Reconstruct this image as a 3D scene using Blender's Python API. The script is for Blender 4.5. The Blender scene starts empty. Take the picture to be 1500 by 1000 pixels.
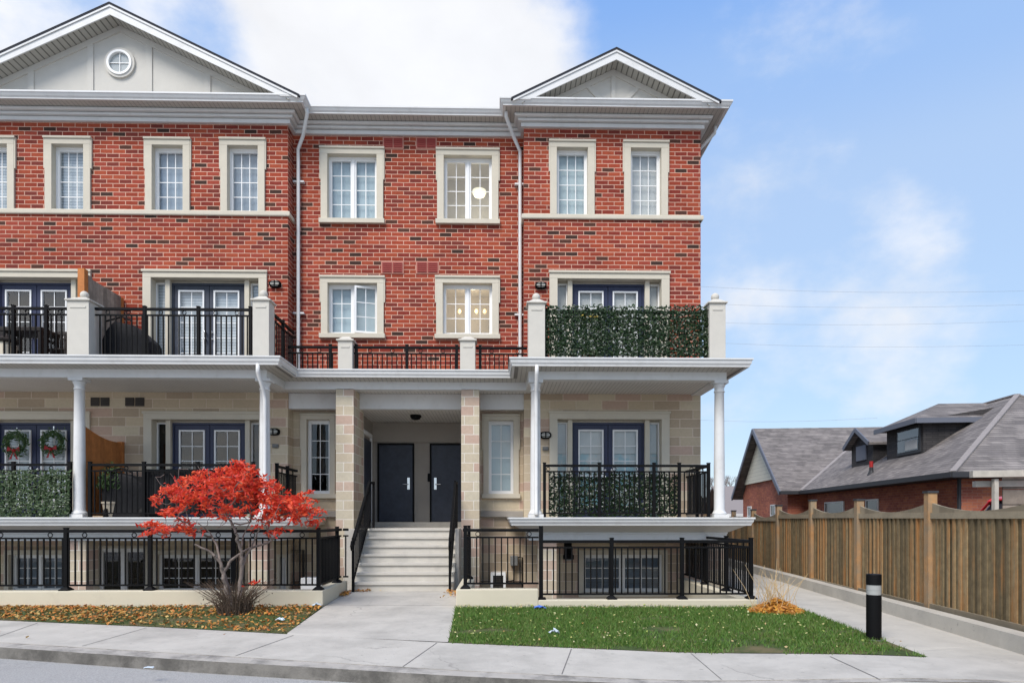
import bpy, math, random
from mathutils import Vector, noise
R = math.radians
random.seed(7)
S = bpy.context.scene
COL = S.collection

# ------------------------------------------------------------------ camera, sky, sun
F = 960.0            # focal length in photo pixels (photo is 1500 wide)
YAW = R(1.25)
ZC = 1.466
cam_d = bpy.data.cameras.new("camera"); cam = bpy.data.objects.new("camera", cam_d); COL.objects.link(cam)
cam.location = (0, 0, ZC); cam.rotation_euler = (R(90), 0, -YAW)
cam_d.sensor_width = 36.0; cam_d.sensor_fit = 'HORIZONTAL'; cam_d.lens = 36.0*F/1500
cam_d.shift_y = 260.0/1500; cam_d.clip_start = 0.1; cam_d.clip_end = 3000
S.camera = cam
S.view_settings.view_transform = 'Standard'; S.view_settings.look = 'None'
S.view_settings.gamma = 1; S.view_settings.exposure = 1.08
S.cycles.max_bounces = 8; S.cycles.transparent_max_bounces = 12

cosY, sinY = math.cos(YAW), math.sin(YAW)
def ray(px, py):
    a = (px-750)/F; b = (760-py)/F
    return Vector((a*cosY+sinY, cosY-a*sinY, b))
def P(px, py, Y):            # photo pixel at a known depth -> world
    d = ray(px, py); t = Y/d.y
    return Vector((d.x*t, Y, ZC+d.z*t))
def X(px, Y): return P(px, 500, Y).x
def Z(py, Y, px=750): return P(px, py, Y).z

SUN_EL, SUN_AZ = R(49), R(208)      # azimuth measured clockwise from +Y; sun stands behind the camera, a little left
def build_world():
    w = bpy.data.worlds.new("World"); S.world = w; w.use_nodes = True
    nt = w.node_tree; nt.nodes.clear(); L = nt.links.new
    out = nt.nodes.new('ShaderNodeOutputWorld'); bg = nt.nodes.new('ShaderNodeBackground')
    sky = nt.nodes.new('ShaderNodeTexSky'); sky.sky_type = 'NISHITA'; sky.sun_disc = False
    sky.sun_elevation = SUN_EL; sky.sun_rotation = SUN_AZ; sky.air_density = 1.0; sky.dust_density = 0.6; sky.ozone_density = 2.0
    tc = nt.nodes.new('ShaderNodeTexCoord')
    gen = tc.outputs['Generated']
    def val(op, a, b=None, c=None, clamp=False):
        n = nt.nodes.new('ShaderNodeMath'); n.operation = op; n.use_clamp = clamp
        for i, v in enumerate((a, b, c)):
            if v is None: continue
            if isinstance(v, (int, float)): n.inputs[i].default_value = v
            else: L(v, n.inputs[i])
        return n.outputs[0]
    def nz(scale, detail, rough, off):
        mp = nt.nodes.new('ShaderNodeMapping'); mp.inputs['Location'].default_value = off; mp.inputs['Scale'].default_value = (1, 1, 1.6)
        L(gen, mp.inputs['Vector'])
        n = nt.nodes.new('ShaderNodeTexNoise'); n.inputs['Scale'].default_value = scale
        n.inputs['Detail'].default_value = detail; n.inputs['Roughness'].default_value = rough
        L(mp.outputs[0], n.inputs['Vector']); return n.outputs['Fac']
    n1 = nz(3.2, 8, 0.55, (3.1, 0.4, 1.2)); n2 = nz(9, 6, 0.6, (0.3, 5, 2))
    base = val('MULTIPLY_ADD', n1, 1.9, -0.99)
    acc = base
    blobs = [(560, 40, .30, .42), (700, 95, .19, .3), (390, 110, .13, .3), (840, 130, .12, .2), (50, 35, .16, .4), (230, 30, .06, .25), (1300, 420, .42, -.15), (1300, 760, .35, .10),
             (1365, 340, .07, .24), (1300, 290, .05, .16), (1075, 430, .085, .28), (1075, 310, .07, .22), (1120, 120, .17, .26), (1250, 180, .16, .12),
             (1180, 500, .2, .10), (1470, 480, .2, .12), (290, 60, .07, -.35), (1380, 40, .30, -.34), (900, 50, .12, -.22), (960, 20, .16, -.2), (470, 30, .05, .2)]
    for px, py, r, s in blobs:
        d = ray(px, py).normalized()
        vm = nt.nodes.new('ShaderNodeVectorMath'); vm.operation = 'DISTANCE'
        L(gen, vm.inputs[0]); vm.inputs[1].default_value = d
        mr = nt.nodes.new('ShaderNodeMapRange'); mr.interpolation_type = 'SMOOTHSTEP'
        mr.inputs[1].default_value = r*1.25; mr.inputs[2].default_value = r*0.1; mr.inputs[3].default_value = 0; mr.inputs[4].default_value = s
        L(vm.outputs['Value'], mr.inputs[0]); acc = val('ADD', acc, mr.outputs[0])
    acc = val('MULTIPLY_ADD', val('SUBTRACT', n2, 0.5), 0.6, acc)
    mr = nt.nodes.new('ShaderNodeMapRange'); mr.interpolation_type = 'SMOOTHSTEP'
    mr.inputs[1].default_value = -0.12; mr.inputs[2].default_value = 0.55; mr.inputs[3].default_value = 0.0; mr.inputs[4].default_value = 0.96
    L(acc, mr.inputs[0])
    sepz = nt.nodes.new('ShaderNodeSeparateXYZ'); L(gen, sepz.inputs[0])
    hz = nt.nodes.new('ShaderNodeValToRGB'); hz.color_ramp.interpolation = 'EASE'; L(sepz.outputs[2], hz.inputs[0])
    e = hz.color_ramp.elements; e[0].position = .0; e[0].color = (2.95, 3.6, 4.35, 1); e[1].position = 1.0; e[1].color = (.85, 1.75, 4.0, 1)
    for p, c in ((.18, (2.4, 3.3, 4.5)), (.42, (2.35, 3.2, 4.6)), (.53, (1.85, 2.85, 4.7)), (.63, (1.25, 2.35, 4.7))):
        q = e.new(p); q.color = (*c, 1)
    tint = nt.nodes.new('ShaderNodeMix'); tint.data_type = 'RGBA'; tint.inputs[0].default_value = .8     # moist autumn air over the clear-sky model
    L(sky.outputs[0], tint.inputs[6]); L(hz.outputs[0], tint.inputs[7])
    mix = nt.nodes.new('ShaderNodeMix'); mix.data_type = 'RGBA'
    L(mr.outputs[0], mix.inputs[0]); L(tint.outputs[2], mix.inputs[6])
    vm = nt.nodes.new('ShaderNodeVectorMath'); vm.operation = 'DISTANCE'; L(gen, vm.inputs[0])     # clouds behind the camera brightened around the sun as added soft fill light
    vm.inputs[1].default_value = (math.sin(SUN_AZ)*math.cos(SUN_EL), math.cos(SUN_AZ)*math.cos(SUN_EL), math.sin(SUN_EL))
    sm = nt.nodes.new('ShaderNodeMapRange'); sm.interpolation_type = 'SMOOTHSTEP'; sm.inputs[1].default_value = 1.5; sm.inputs[2].default_value = .1; L(vm.outputs['Value'], sm.inputs[0])
    cm = nt.nodes.new('ShaderNodeMix'); cm.data_type = 'RGBA'; cm.inputs[6].default_value = (4.5, 4.55, 4.7, 1); cm.inputs[7].default_value = (12.0, 11.1, 9.8, 1)
    L(sm.outputs[0], cm.inputs[0])
    body = nt.nodes.new('ShaderNodeMapRange'); body.inputs[1].default_value = .3; body.inputs[2].default_value = .7; body.inputs[3].default_value = .92; body.inputs[4].default_value = 1.06; L(nz(5, 6, .55, (1, 7, 4)), body.inputs[0])
    bm = nt.nodes.new('ShaderNodeVectorMath'); bm.operation = 'SCALE'; L(cm.outputs[2], bm.inputs[0]); L(body.outputs[0], bm.inputs['Scale']); L(bm.outputs[0], mix.inputs[7])
    L(mix.outputs[2], bg.inputs[0]); bg.inputs[1].default_value = 0.1
    L(bg.outputs[0], out.inputs[0])
build_world()
sd = bpy.data.lights.new("sun", 'SUN'); so = bpy.data.objects.new("sun", sd); COL.objects.link(so)
sd.energy = 1.9; sd.angle = R(28); sd.color = (1.0, 0.95, 0.88)
_dir = Vector((math.sin(SUN_AZ)*math.cos(SUN_EL), math.cos(SUN_AZ)*math.cos(SUN_EL), math.sin(SUN_EL)))
so.rotation_euler = (-_dir).to_track_quat('-Z', 'Y').to_euler(); so.location = (-8, -20, 30)

# ------------------------------------------------------------------ materials
MATS = {}
def mat(name, color=(.5, .5, .5), rough=.7, metal=0.0, spec=0.3, var=0.0, vscale=3.0, bump=0.0, bscale=40.0, emit=None, grime=None, island=0.0):
    m = bpy.data.materials.new(name); m.use_nodes = True; nt = m.node_tree; L = nt.links.new
    b = nt.nodes['Principled BSDF']; b.inputs['Roughness'].default_value = rough; b.inputs['Metallic'].default_value = metal
    b.inputs['Specular IOR Level'].default_value = spec
    b.inputs['Base Color'].default_value = (*color, 1)
    geo = nt.nodes.new('ShaderNodeNewGeometry'); last = None
    if var or grime or island:
        last = nt.nodes.new('ShaderNodeRGB'); last.outputs[0].default_value = (*color, 1); last = last.outputs[0]
    if var:
        n = nt.nodes.new('ShaderNodeTexNoise'); n.inputs['Scale'].default_value = vscale; n.inputs['Detail'].default_value = 8; n.inputs['Roughness'].default_value = .65
        L(geo.outputs['Position'], n.inputs['Vector'])
        mr = nt.nodes.new('ShaderNodeMapRange'); mr.inputs[1].default_value = .25; mr.inputs[2].default_value = .75
        mr.inputs[3].default_value = 1-var; mr.inputs[4].default_value = 1+var; L(n.outputs['Fac'], mr.inputs[0])
        hs = nt.nodes.new('ShaderNodeHueSaturation'); L(mr.outputs[0], hs.inputs['Value']); L(last, hs.inputs['Color']); last = hs.outputs[0]
    if island:
        hs = nt.nodes.new('ShaderNodeHueSaturation'); mr = nt.nodes.new('ShaderNodeMapRange')
        mr.inputs[3].default_value = 1-island; mr.inputs[4].default_value = 1+island
        L(geo.outputs['Random Per Island'], mr.inputs[0]); L(mr.outputs[0], hs.inputs['Value']); L(last, hs.inputs['Color']); last = hs.outputs[0]
    if grime:
        gcol, gsc, lo, hi, amt = grime
        n = nt.nodes.new('ShaderNodeTexNoise'); n.inputs['Scale'].default_value = gsc; n.inputs['Detail'].default_value = 10; n.inputs['Roughness'].default_value = .7
        L(geo.outputs['Position'], n.inputs['Vector'])
        mr = nt.nodes.new('ShaderNodeMapRange'); mr.inputs[1].default_value = lo; mr.inputs[2].default_value = hi; mr.inputs[4].default_value = amt
        L(n.outputs['Fac'], mr.inputs[0])
        mx = nt.nodes.new('ShaderNodeMix'); mx.data_type = 'RGBA'; L(mr.outputs[0], mx.inputs[0]); L(last, mx.inputs[6]); mx.inputs[7].default_value = (*gcol, 1); last = mx.outputs[2]
    if last is not None: L(last, b.inputs['Base Color'])
    if bump:
        n = nt.nodes.new('ShaderNodeTexNoise'); n.inputs['Scale'].default_value = bscale; n.inputs['Detail'].default_value = 6
        L(geo.outputs['Position'], n.inputs['Vector'])
        bp = nt.nodes.new('ShaderNodeBump'); bp.inputs['Strength'].default_value = bump; bp.inputs['Distance'].default_value = .02
        L(n.outputs['Fac'], bp.inputs['Height']); L(bp.outputs[0], b.inputs['Normal'])
    if emit:
        b.inputs['Emission Color'].default_value = (*emit[0], 1); b.inputs['Emission Strength'].default_value = emit[1]
    MATS[name] = m; return m

def masonry(name, bw, bh, mortar, stops, mcol, rough=.9, wear=.32, offs=(0, 0), bump=.6):
    """brick / block wall; stops = colour ramp [(pos,colour)] looked up with each brick's own random tint"""
    m = bpy.data.materials.new(name); m.use_nodes = True; nt = m.node_tree; L = nt.links.new
    b = nt.nodes['Principled BSDF']; b.inputs['Roughness'].default_value = rough; b.inputs['Specular IOR Level'].default_value = .2
    geo = nt.nodes.new('ShaderNodeNewGeometry'); sp = nt.nodes.new('ShaderNodeSeparateXYZ'); L(geo.outputs['Position'], sp.inputs[0])
    ad = nt.nodes.new('ShaderNodeMath'); L(sp.outputs[0], ad.inputs[0]); L(sp.outputs[1], ad.inputs[1])
    a2 = nt.nodes.new('ShaderNodeMath'); L(ad.outputs[0], a2.inputs[0]); a2.inputs[1].default_value = offs[0]+60*bw
    a3 = nt.nodes.new('ShaderNodeMath'); L(sp.outputs[2], a3.inputs[0]); a3.inputs[1].default_value = offs[1]+50*bh
    cb = nt.nodes.new('ShaderNodeCombineXYZ'); L(a2.outputs[0], cb.inputs[0]); L(a3.outputs[0], cb.inputs[1])
    # slightly crooked laying
    nn = nt.nodes.new('ShaderNodeTexNoise'); nn.inputs['Scale'].default_value = 5; L(geo.outputs['Position'], nn.inputs['Vector'])
    vs = nt.nodes.new('ShaderNodeVectorMath'); vs.operation = 'SCALE'; vs.inputs['Scale'].default_value = .012
    L(nn.outputs['Color'], vs.inputs[0]); va = nt.nodes.new('ShaderNodeVectorMath'); L(cb.outputs[0], va.inputs[0]); L(vs.outputs[0], va.inputs[1])
    br = nt.nodes.new('ShaderNodeTexBrick'); L(va.outputs[0], br.inputs['Vector'])
    br.inputs['Scale'].default_value = 1; br.inputs['Brick Width'].default_value = bw; br.inputs['Row Height'].default_value = bh
    br.inputs['Mortar Size'].default_value = mortar; br.inputs['Mortar Smooth'].default_value = .3
    br.inputs['Color1'].default_value = (0, 0, 0, 1); br.inputs['Color2'].default_value = (1, 1, 1, 1); br.inputs['Mortar'].default_value = (0, 0, 0, 1)
    cr = nt.nodes.new('ShaderNodeValToRGB'); L(br.outputs['Color'], cr.inputs[0]); cr.color_ramp.interpolation = 'CONSTANT'
    el = cr.color_ramp.elements
    while len(el) < len(stops): el.new(.5)
    for e, (p, c) in zip(el, stops): e.position = p; e.color = (*c, 1)
    n = nt.nodes.new('ShaderNodeTexNoise'); n.inputs['Scale'].default_value = 16; n.inputs['Detail'].default_value = 8; n.inputs['Roughness'].default_value = .7
    L(geo.outputs['Position'], n.inputs['Vector'])
    n2 = nt.nodes.new('ShaderNodeTexNoise'); n2.inputs['Scale'].default_value = .7; n2.inputs['Detail'].default_value = 5; L(geo.outputs['Position'], n2.inputs['Vector'])
    s1 = nt.nodes.new('ShaderNodeMath'); L(n.outputs['Fac'], s1.inputs[0]); L(n2.outputs['Fac'], s1.inputs[1])
    mr = nt.nodes.new('ShaderNodeMapRange'); mr.inputs[1].default_value = .6; mr.inputs[2].default_value = 1.4; mr.inputs[3].default_value = 1-wear; mr.inputs[4].default_value = 1+wear
    L(s1.outputs[0], mr.inputs[0])
    hs = nt.nodes.new('ShaderNodeHueSaturation'); L(cr.outputs[0], hs.inputs['Color']); L(mr.outputs[0], hs.inputs['Value'])
    mx = nt.nodes.new('ShaderNodeMix'); mx.data_type = 'RGBA'; L(br.outputs['Fac'], mx.inputs[0]); L(hs.outputs[0], mx.inputs[6])
    hm = nt.nodes.new('ShaderNodeHueSaturation'); hm.inputs['Color'].default_value = (*mcol, 1); L(mr.outputs[0], hm.inputs['Value'])
    L(hm.outputs[0], mx.inputs[7]); L(mx.outputs[2], b.inputs['Base Color'])
    bp = nt.nodes.new('ShaderNodeBump'); bp.inputs['Strength'].default_value = bump; bp.inputs['Distance'].default_value = .008
    hh = nt.nodes.new('ShaderNodeMath'); hh.operation = 'MULTIPLY_ADD'; L(br.outputs['Fac'], hh.inputs[0]); hh.inputs[1].default_value = -1
    L(n.outputs['Fac'], hh.inputs[2]); L(hh.outputs[0], bp.inputs['Height']); L(bp.outputs[0], b.inputs['Normal'])
    MATS[name] = m; return m

def striped(name, color, dark, pitch, axis, rough=.6, width=.12, var=.05, bump=True):
    """boards / vented soffit: grooves every `pitch` metres along world axis (0,1,2)"""
    m = mat(name, color, rough, var=var, vscale=2); nt = m.node_tree; L = nt.links.new; b = nt.nodes['Principled BSDF']
    src = b.inputs['Base Color'].links[0].from_socket
    geo = nt.nodes.new('ShaderNodeNewGeometry'); sp = nt.nodes.new('ShaderNodeSeparateXYZ'); L(geo.outputs['Position'], sp.inputs[0])
    d = nt.nodes.new('ShaderNodeMath'); d.operation = 'DIVIDE'; L(sp.outputs[axis], d.inputs[0]); d.inputs[1].default_value = pitch
    f = nt.nodes.new('ShaderNodeMath'); f.operation = 'FRACT'; L(d.outputs[0], f.inputs[0])
    lt = nt.nodes.new('ShaderNodeMath'); lt.operation = 'LESS_THAN'; L(f.outputs[0], lt.inputs[0]); lt.inputs[1].default_value = width
    mx = nt.nodes.new('ShaderNodeMix'); mx.data_type = 'RGBA'; L(lt.outputs[0], mx.inputs[0]); L(src, mx.inputs[6]); mx.inputs[7].default_value = (*dark, 1)
    L(mx.outputs[2], b.inputs['Base Color'])
    if not bump: return m
    bp = nt.nodes.new('ShaderNodeBump'); bp.invert = True; bp.inputs['Strength'].default_value = .6; bp.inputs['Distance'].default_value = .01
    L(lt.outputs[0], bp.inputs['Height']); L(bp.outputs[0], b.inputs['Normal'])
    return m

def glassmat(name, tint=(.82, .87, .9), ior=1.9, extra=.04):
    m = bpy.data.materials.new(name); m.use_nodes = True; nt = m.node_tree; nt.nodes.clear(); L = nt.links.new
    o = nt.nodes.new('ShaderNodeOutputMaterial'); mx = nt.nodes.new('ShaderNodeMixShader')
    t = nt.nodes.new('ShaderNodeBsdfTransparent'); t.inputs[0].default_value = (*tint, 1)
    g = nt.nodes.new('ShaderNodeBsdfGlossy'); g.inputs['Roughness'].default_value = .015
    fr = nt.nodes.new('ShaderNodeFresnel'); fr.inputs[0].default_value = ior
    ad = nt.nodes.new('ShaderNodeMath'); ad.use_clamp = True; L(fr.outputs[0], ad.inputs[0]); ad.inputs[1].default_value = extra
    geo = nt.nodes.new('ShaderNodeNewGeometry'); n = nt.nodes.new('ShaderNodeTexNoise'); n.inputs['Scale'].default_value = 1.6
    fb = nt.nodes.new('ShaderNodeMath'); fb.operation = 'SUBTRACT'; fb.inputs[0].default_value = 1; L(geo.outputs['Backfacing'], fb.inputs[1])
    fm = nt.nodes.new('ShaderNodeMath'); fm.operation = 'MULTIPLY'; L(ad.outputs[0], fm.inputs[0]); L(fb.outputs[0], fm.inputs[1])
    L(geo.outputs['Position'], n.inputs['Vector'])
    bp = nt.nodes.new('ShaderNodeBump'); bp.inputs['Strength'].default_value = .03; bp.inputs['Distance'].default_value = .05; L(n.outputs['Fac'], bp.inputs['Height']); L(bp.outputs[0], g.inputs['Normal'])
    L(fm.outputs[0], mx.inputs[0]); L(t.outputs[0], mx.inputs[1]); L(g.outputs[0], mx.inputs[2]); L(mx.outputs[0], o.inputs[0])
    MATS[name] = m; return m

def leafmat(name, cols, rough=.55, trans=.25):
    m = bpy.data.materials.new(name); m.use_nodes = True; nt = m.node_tree; L = nt.links.new
    b = nt.nodes['Principled BSDF']; b.inputs['Roughness'].default_value = rough; b.inputs['Specular IOR Level'].default_value = .35
    geo = nt.nodes.new('ShaderNodeNewGeometry'); cr = nt.nodes.new('ShaderNodeValToRGB'); L(geo.outputs['Random Per Island'], cr.inputs[0])
    el = cr.color_ramp.elements
    while len(el) < len(cols): el.new(.5)
    for i, (e, c) in enumerate(zip(el, cols)): e.position = i/(len(cols)-1); e.color = (*c, 1)
    L(cr.outputs[0], b.inputs['Base Color'])
    if trans:
        o = nt.nodes['Material Output']; tr = nt.nodes.new('ShaderNodeBsdfTranslucent'); L(cr.outputs[0], tr.inputs[0])
        mx = nt.nodes.new('ShaderNodeMixShader'); mx.inputs[0].default_value = trans; L(b.outputs[0], mx.inputs[1]); L(tr.outputs[0], mx.inputs[2]); L(mx.outputs[0], o.inputs[0])
    MATS[name] = m; return m

RED = [(0, (.29, .052, .026)), (.15, (.245, .042, .022)), (.33, (.315, .064, .031)), (.50, (.20, .032, .021)), (.66, (.28, .052, .032)), (.78, (.16, .032, .023)), (.92, (.075, .032, .022)), (.966, (.046, .025, .019))]
masonry('red_brick', .29, .10, .0085, RED, (.58, .355, .265))
STONE = [(0, (.50, .405, .285)), (.22, (.42, .33, .235)), (.45, (.54, .44, .31)), (.62, (.48, .345, .265)), (.82, (.55, .465, .335))]
masonry('stone_block', .62, .214, .007, STONE, (.66, .56, .45), wear=.14, bump=.4)
PINK = [(0, (.50, .43, .32)), (.3, (.47, .34, .27)), (.5, (.52, .46, .35)), (.7, (.49, .37, .29)), (.85, (.50, .42, .31))]
masonry('pillar_block', .42, .214, .010, PINK, (.66, .61, .53), wear=.14, offs=(.13, .03), bump=.4)
masonry('house_brick', .24, .085, .006, [(0, (.30, .095, .06)), (.3, (.38, .13, .07)), (.5, (.26, .08, .055)), (.75, (.34, .11, .065))], (.32, .17, .13))
mat('white_trim', (.64, .635, .62), .45, var=.06, vscale=1.5, grime=((.42, .40, .36), 4, .52, .8, .5))
mat('white_paint', (.77, .765, .75), .4, var=.02)
mat('cream_surround', (.55, .50, .405), .8, var=.05, vscale=4, bump=.1, bscale=120)
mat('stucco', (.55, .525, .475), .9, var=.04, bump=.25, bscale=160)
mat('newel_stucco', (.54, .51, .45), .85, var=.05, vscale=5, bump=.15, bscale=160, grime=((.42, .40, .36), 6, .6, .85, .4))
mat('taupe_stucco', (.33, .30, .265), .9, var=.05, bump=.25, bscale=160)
mat('brick_red_vent', (.27, .042, .033), .6)
mat('dark_vent', (.05, .042, .036), .6)
mat('vent_frame', (.46, .20, .15), .7)
striped('soffit', (.46, .44, .40), (.25, .24, .22), .10, 0, var=.05)
striped('side_soffit', (.46, .44, .40), (.25, .24, .22), .10, 1, var=.05)
striped('porch_ceiling', (.62, .60, .565), (.36, .35, .33), .085, 0, width=.13, var=.05)
striped('gable_soffit', (.40, .385, .345), (.16, .155, .14), .12, 0, width=.22)
mat('shingle_dark', (.022, .023, .03), .85, var=.2, vscale=20)
mat('black_metal', (.005, .005, .0055), .6, spec=.12)
mat('navy_door', (.030, .036, .075), .4, var=.06)
mat('entry_door', (.042, .049, .068), .45, var=.25, vscale=6)
mat('chrome', (.7, .7, .7), .2, metal=1)
striped('slat_blind', (.50, .54, .56), (.30, .335, .36), .07, 2, width=.28, bump=False)
mat('sheer_blind', (.50, .505, .48), .9, var=.14, vscale=2)
mat('roller_blind', (.40, .48, .50), .9, var=.12, vscale=1.2)
mat('aqua_curtain', (.50, .52, .50), .9, var=.2, vscale=3, grime=((.16, .42, .50), 3.5, .42, .55, .8))
mat('grey_blind', (.30, .35, .40), .9, var=.25, vscale=2)
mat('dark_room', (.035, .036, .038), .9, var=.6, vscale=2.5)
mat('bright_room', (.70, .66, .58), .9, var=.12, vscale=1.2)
mat('lit_lamp', (.9, .85, .6), .5, emit=((1, .93, .70), .42))
mat('lit_bulb', (.9, .8, .5), .5, emit=((1, .66, .26), 1.0))
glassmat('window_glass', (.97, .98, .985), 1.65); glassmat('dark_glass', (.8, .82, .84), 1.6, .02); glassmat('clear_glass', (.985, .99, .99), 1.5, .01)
mat('concrete', (.47, .44, .39), .9, var=.10, vscale=2.5, bump=.25, bscale=60, grime=((.25, .235, .21), .9, .46, .74, .65))
mat('path_concrete', (.46, .43, .375), .9, var=.12, vscale=1.8, bump=.25, bscale=60, grime=((.27, .255, .235), .8, .48, .75, .6))
mat('step_concrete', (.52, .49, .435), .9, var=.08, vscale=3, bump=.2, bscale=60, grime=((.31, .30, .28), 2.2, .5, .78, .5))
def crazed(name, dark, scale):       # hairline cracks and small spots of dirt
    m = MATS[name]; nt = m.node_tree; L = nt.links.new; b = nt.nodes['Principled BSDF']; src = b.inputs['Base Color'].links[0].from_socket
    geo = nt.nodes.new('ShaderNodeNewGeometry'); n = nt.nodes.new('ShaderNodeTexNoise'); n.inputs['Scale'].default_value = 3; n.inputs['Detail'].default_value = 6; L(geo.outputs['Position'], n.inputs['Vector'])
    sc = nt.nodes.new('ShaderNodeVectorMath'); sc.operation = 'SCALE'; sc.inputs['Scale'].default_value = .35; L(n.outputs['Color'], sc.inputs[0])
    ad = nt.nodes.new('ShaderNodeVectorMath'); L(geo.outputs['Position'], ad.inputs[0]); L(sc.outputs[0], ad.inputs[1])
    v = nt.nodes.new('ShaderNodeTexVoronoi'); v.feature = 'DISTANCE_TO_EDGE'; v.inputs['Scale'].default_value = scale; L(ad.outputs[0], v.inputs['Vector'])
    lt = nt.nodes.new('ShaderNodeMapRange'); lt.inputs[1].default_value = .0; lt.inputs[2].default_value = .006; lt.inputs[3].default_value = .6; lt.inputs[4].default_value = 0; L(v.outputs['Distance'], lt.inputs[0])
    n3 = nt.nodes.new('ShaderNodeTexNoise'); n3.inputs['Scale'].default_value = .5; L(geo.outputs['Position'], n3.inputs['Vector'])
    mk = nt.nodes.new('ShaderNodeMapRange'); mk.inputs[1].default_value = .5; mk.inputs[2].default_value = .6; L(n3.outputs['Fac'], mk.inputs[0])
    mu = nt.nodes.new('ShaderNodeMath'); mu.operation = 'MULTIPLY'; L(lt.outputs[0], mu.inputs[0]); L(mk.outputs[0], mu.inputs[1])
    n4 = nt.nodes.new('ShaderNodeTexNoise'); n4.inputs['Scale'].default_value = 14; n4.inputs['Detail'].default_value = 4; L(geo.outputs['Position'], n4.inputs['Vector'])
    sp = nt.nodes.new('ShaderNodeMapRange'); sp.inputs[1].default_value = .66; sp.inputs[2].default_value = .76; sp.inputs[4].default_value = .6; L(n4.outputs['Fac'], sp.inputs[0])
    mxx = nt.nodes.new('ShaderNodeMath'); mxx.operation = 'MAXIMUM'; L(mu.outputs[0], mxx.inputs[0]); L(sp.outputs[0], mxx.inputs[1])
    mx = nt.nodes.new('ShaderNodeMix'); mx.data_type = 'RGBA'; L(mxx.outputs[0], mx.inputs[0]); L(src, mx.inputs[6]); mx.inputs[7].default_value = (*dark, 1); L(mx.outputs[2], b.inputs['Base Color'])
mat('kerb_concrete', (.40, .37, .33), .9, var=.16, vscale=3, bump=.3, bscale=50, grime=((.10, .095, .09), 1.6, .46, .62, .7))
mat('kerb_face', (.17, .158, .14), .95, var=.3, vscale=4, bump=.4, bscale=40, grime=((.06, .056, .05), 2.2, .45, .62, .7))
crazed('concrete', (.2, .19, .17), .45); crazed('path_concrete', (.2, .19, .17), .5)
mat('joint', (.17, .16, .15), .95)
mat('asphalt', (.36, .35, .335), .95, var=.35, vscale=60, bump=.6, bscale=120, grime=((.22, .215, .205), 1.3, .5, .75, .6))
mat('wall_paint', (.58, .525, .40), .85, var=.04, vscale=2, bump=.1, bscale=50, grime=((.36, .31, .24), 1.6, .55, .8, .4))
mat('soil', (.075, .058, .042), .95, var=.35, vscale=6, bump=.5, bscale=30)
mat('patio_floor', (.22, .21, .20), .9, var=.15)
mat('grass_base', (.05, .075, .02), .95, var=.4, vscale=5, grime=((.15, .115, .06), 1.6, .46, .62, .85))
leafmat('grass_blade', [(.055, .14, .016), (.085, .185, .024), (.12, .22, .04), (.065, .155, .02), (.19, .22, .06), (.075, .165, .024)], .6, .2)
leafmat('dry_grass_blade', [(.10, .13, .03), (.16, .14, .05), (.06, .10, .02), (.22, .17, .07)], .7, .2)
leafmat('fallen_leaf', [(.46, .21, .045), (.54, .28, .06), (.42, .14, .03), (.52, .17, .03), (.58, .40, .14), (.28, .13, .05), (.46, .30, .08), (.55, .14, .03)], .7, .1)
leafmat('lawn_leaf', [(.42, .42, .12), (.5, .45, .2), (.32, .38, .08), (.55, .5, .3), (.4, .2, .05)], .7, .1)
leafmat('red_leaf', [(.64, .040, .018), (.74, .07, .025), (.58, .025, .025), (.80, .12, .03), (.70, .06, .055), (.82, .17, .06), (.76, .10, .08)], .5, .35)
leafmat('ivy_leaf', [(.010, .024, .008), (.016, .038, .012), (.024, .055, .016), (.013, .03, .014), (.05, .085, .03), (.018, .04, .012), (.012, .03, .01), (.010, .026, .009), (.02, .045, .014), (.016, .036, .011), (.24, .27, .21)], .38, .1)
leafmat('fresh_ivy_leaf', [(.03, .06, .02), (.05, .09, .03), (.09, .13, .06), (.04, .075, .03), (.16, .2, .12), (.06, .10, .04)], .4, .15)
leafmat('wreath_leaf', [(.03, .07, .02), (.05, .1, .03), (.09, .14, .05)], .6, .1)
leafmat('dead_leaf', [(.50, .22, .03), (.62, .32, .05), (.40, .15, .03), (.55, .28, .08)], .7, .2)
leafmat('yellow_petal', [(.7, .55, .08), (.8, .65, .2)], .6, .2)
mat('straw', (.55, .40, .22), .8)
mat('bark', (.19, .155, .135), .9, var=.3, vscale=14, bump=.5, bscale=60)
mat('dry_twig', (.10, .07, .05), .9, island=.4)
mat('ribbon_red', (.28, .014, .016), .6)
mat('pale_wood', (.46, .42, .36), .85, var=.2, vscale=6)
mat('orange_wood', (.42, .155, .045), .75, var=.25, vscale=7, island=.15)
mat('grey_wood', (.24, .20, .165), .85, var=.3, vscale=9, island=.25)
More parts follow.
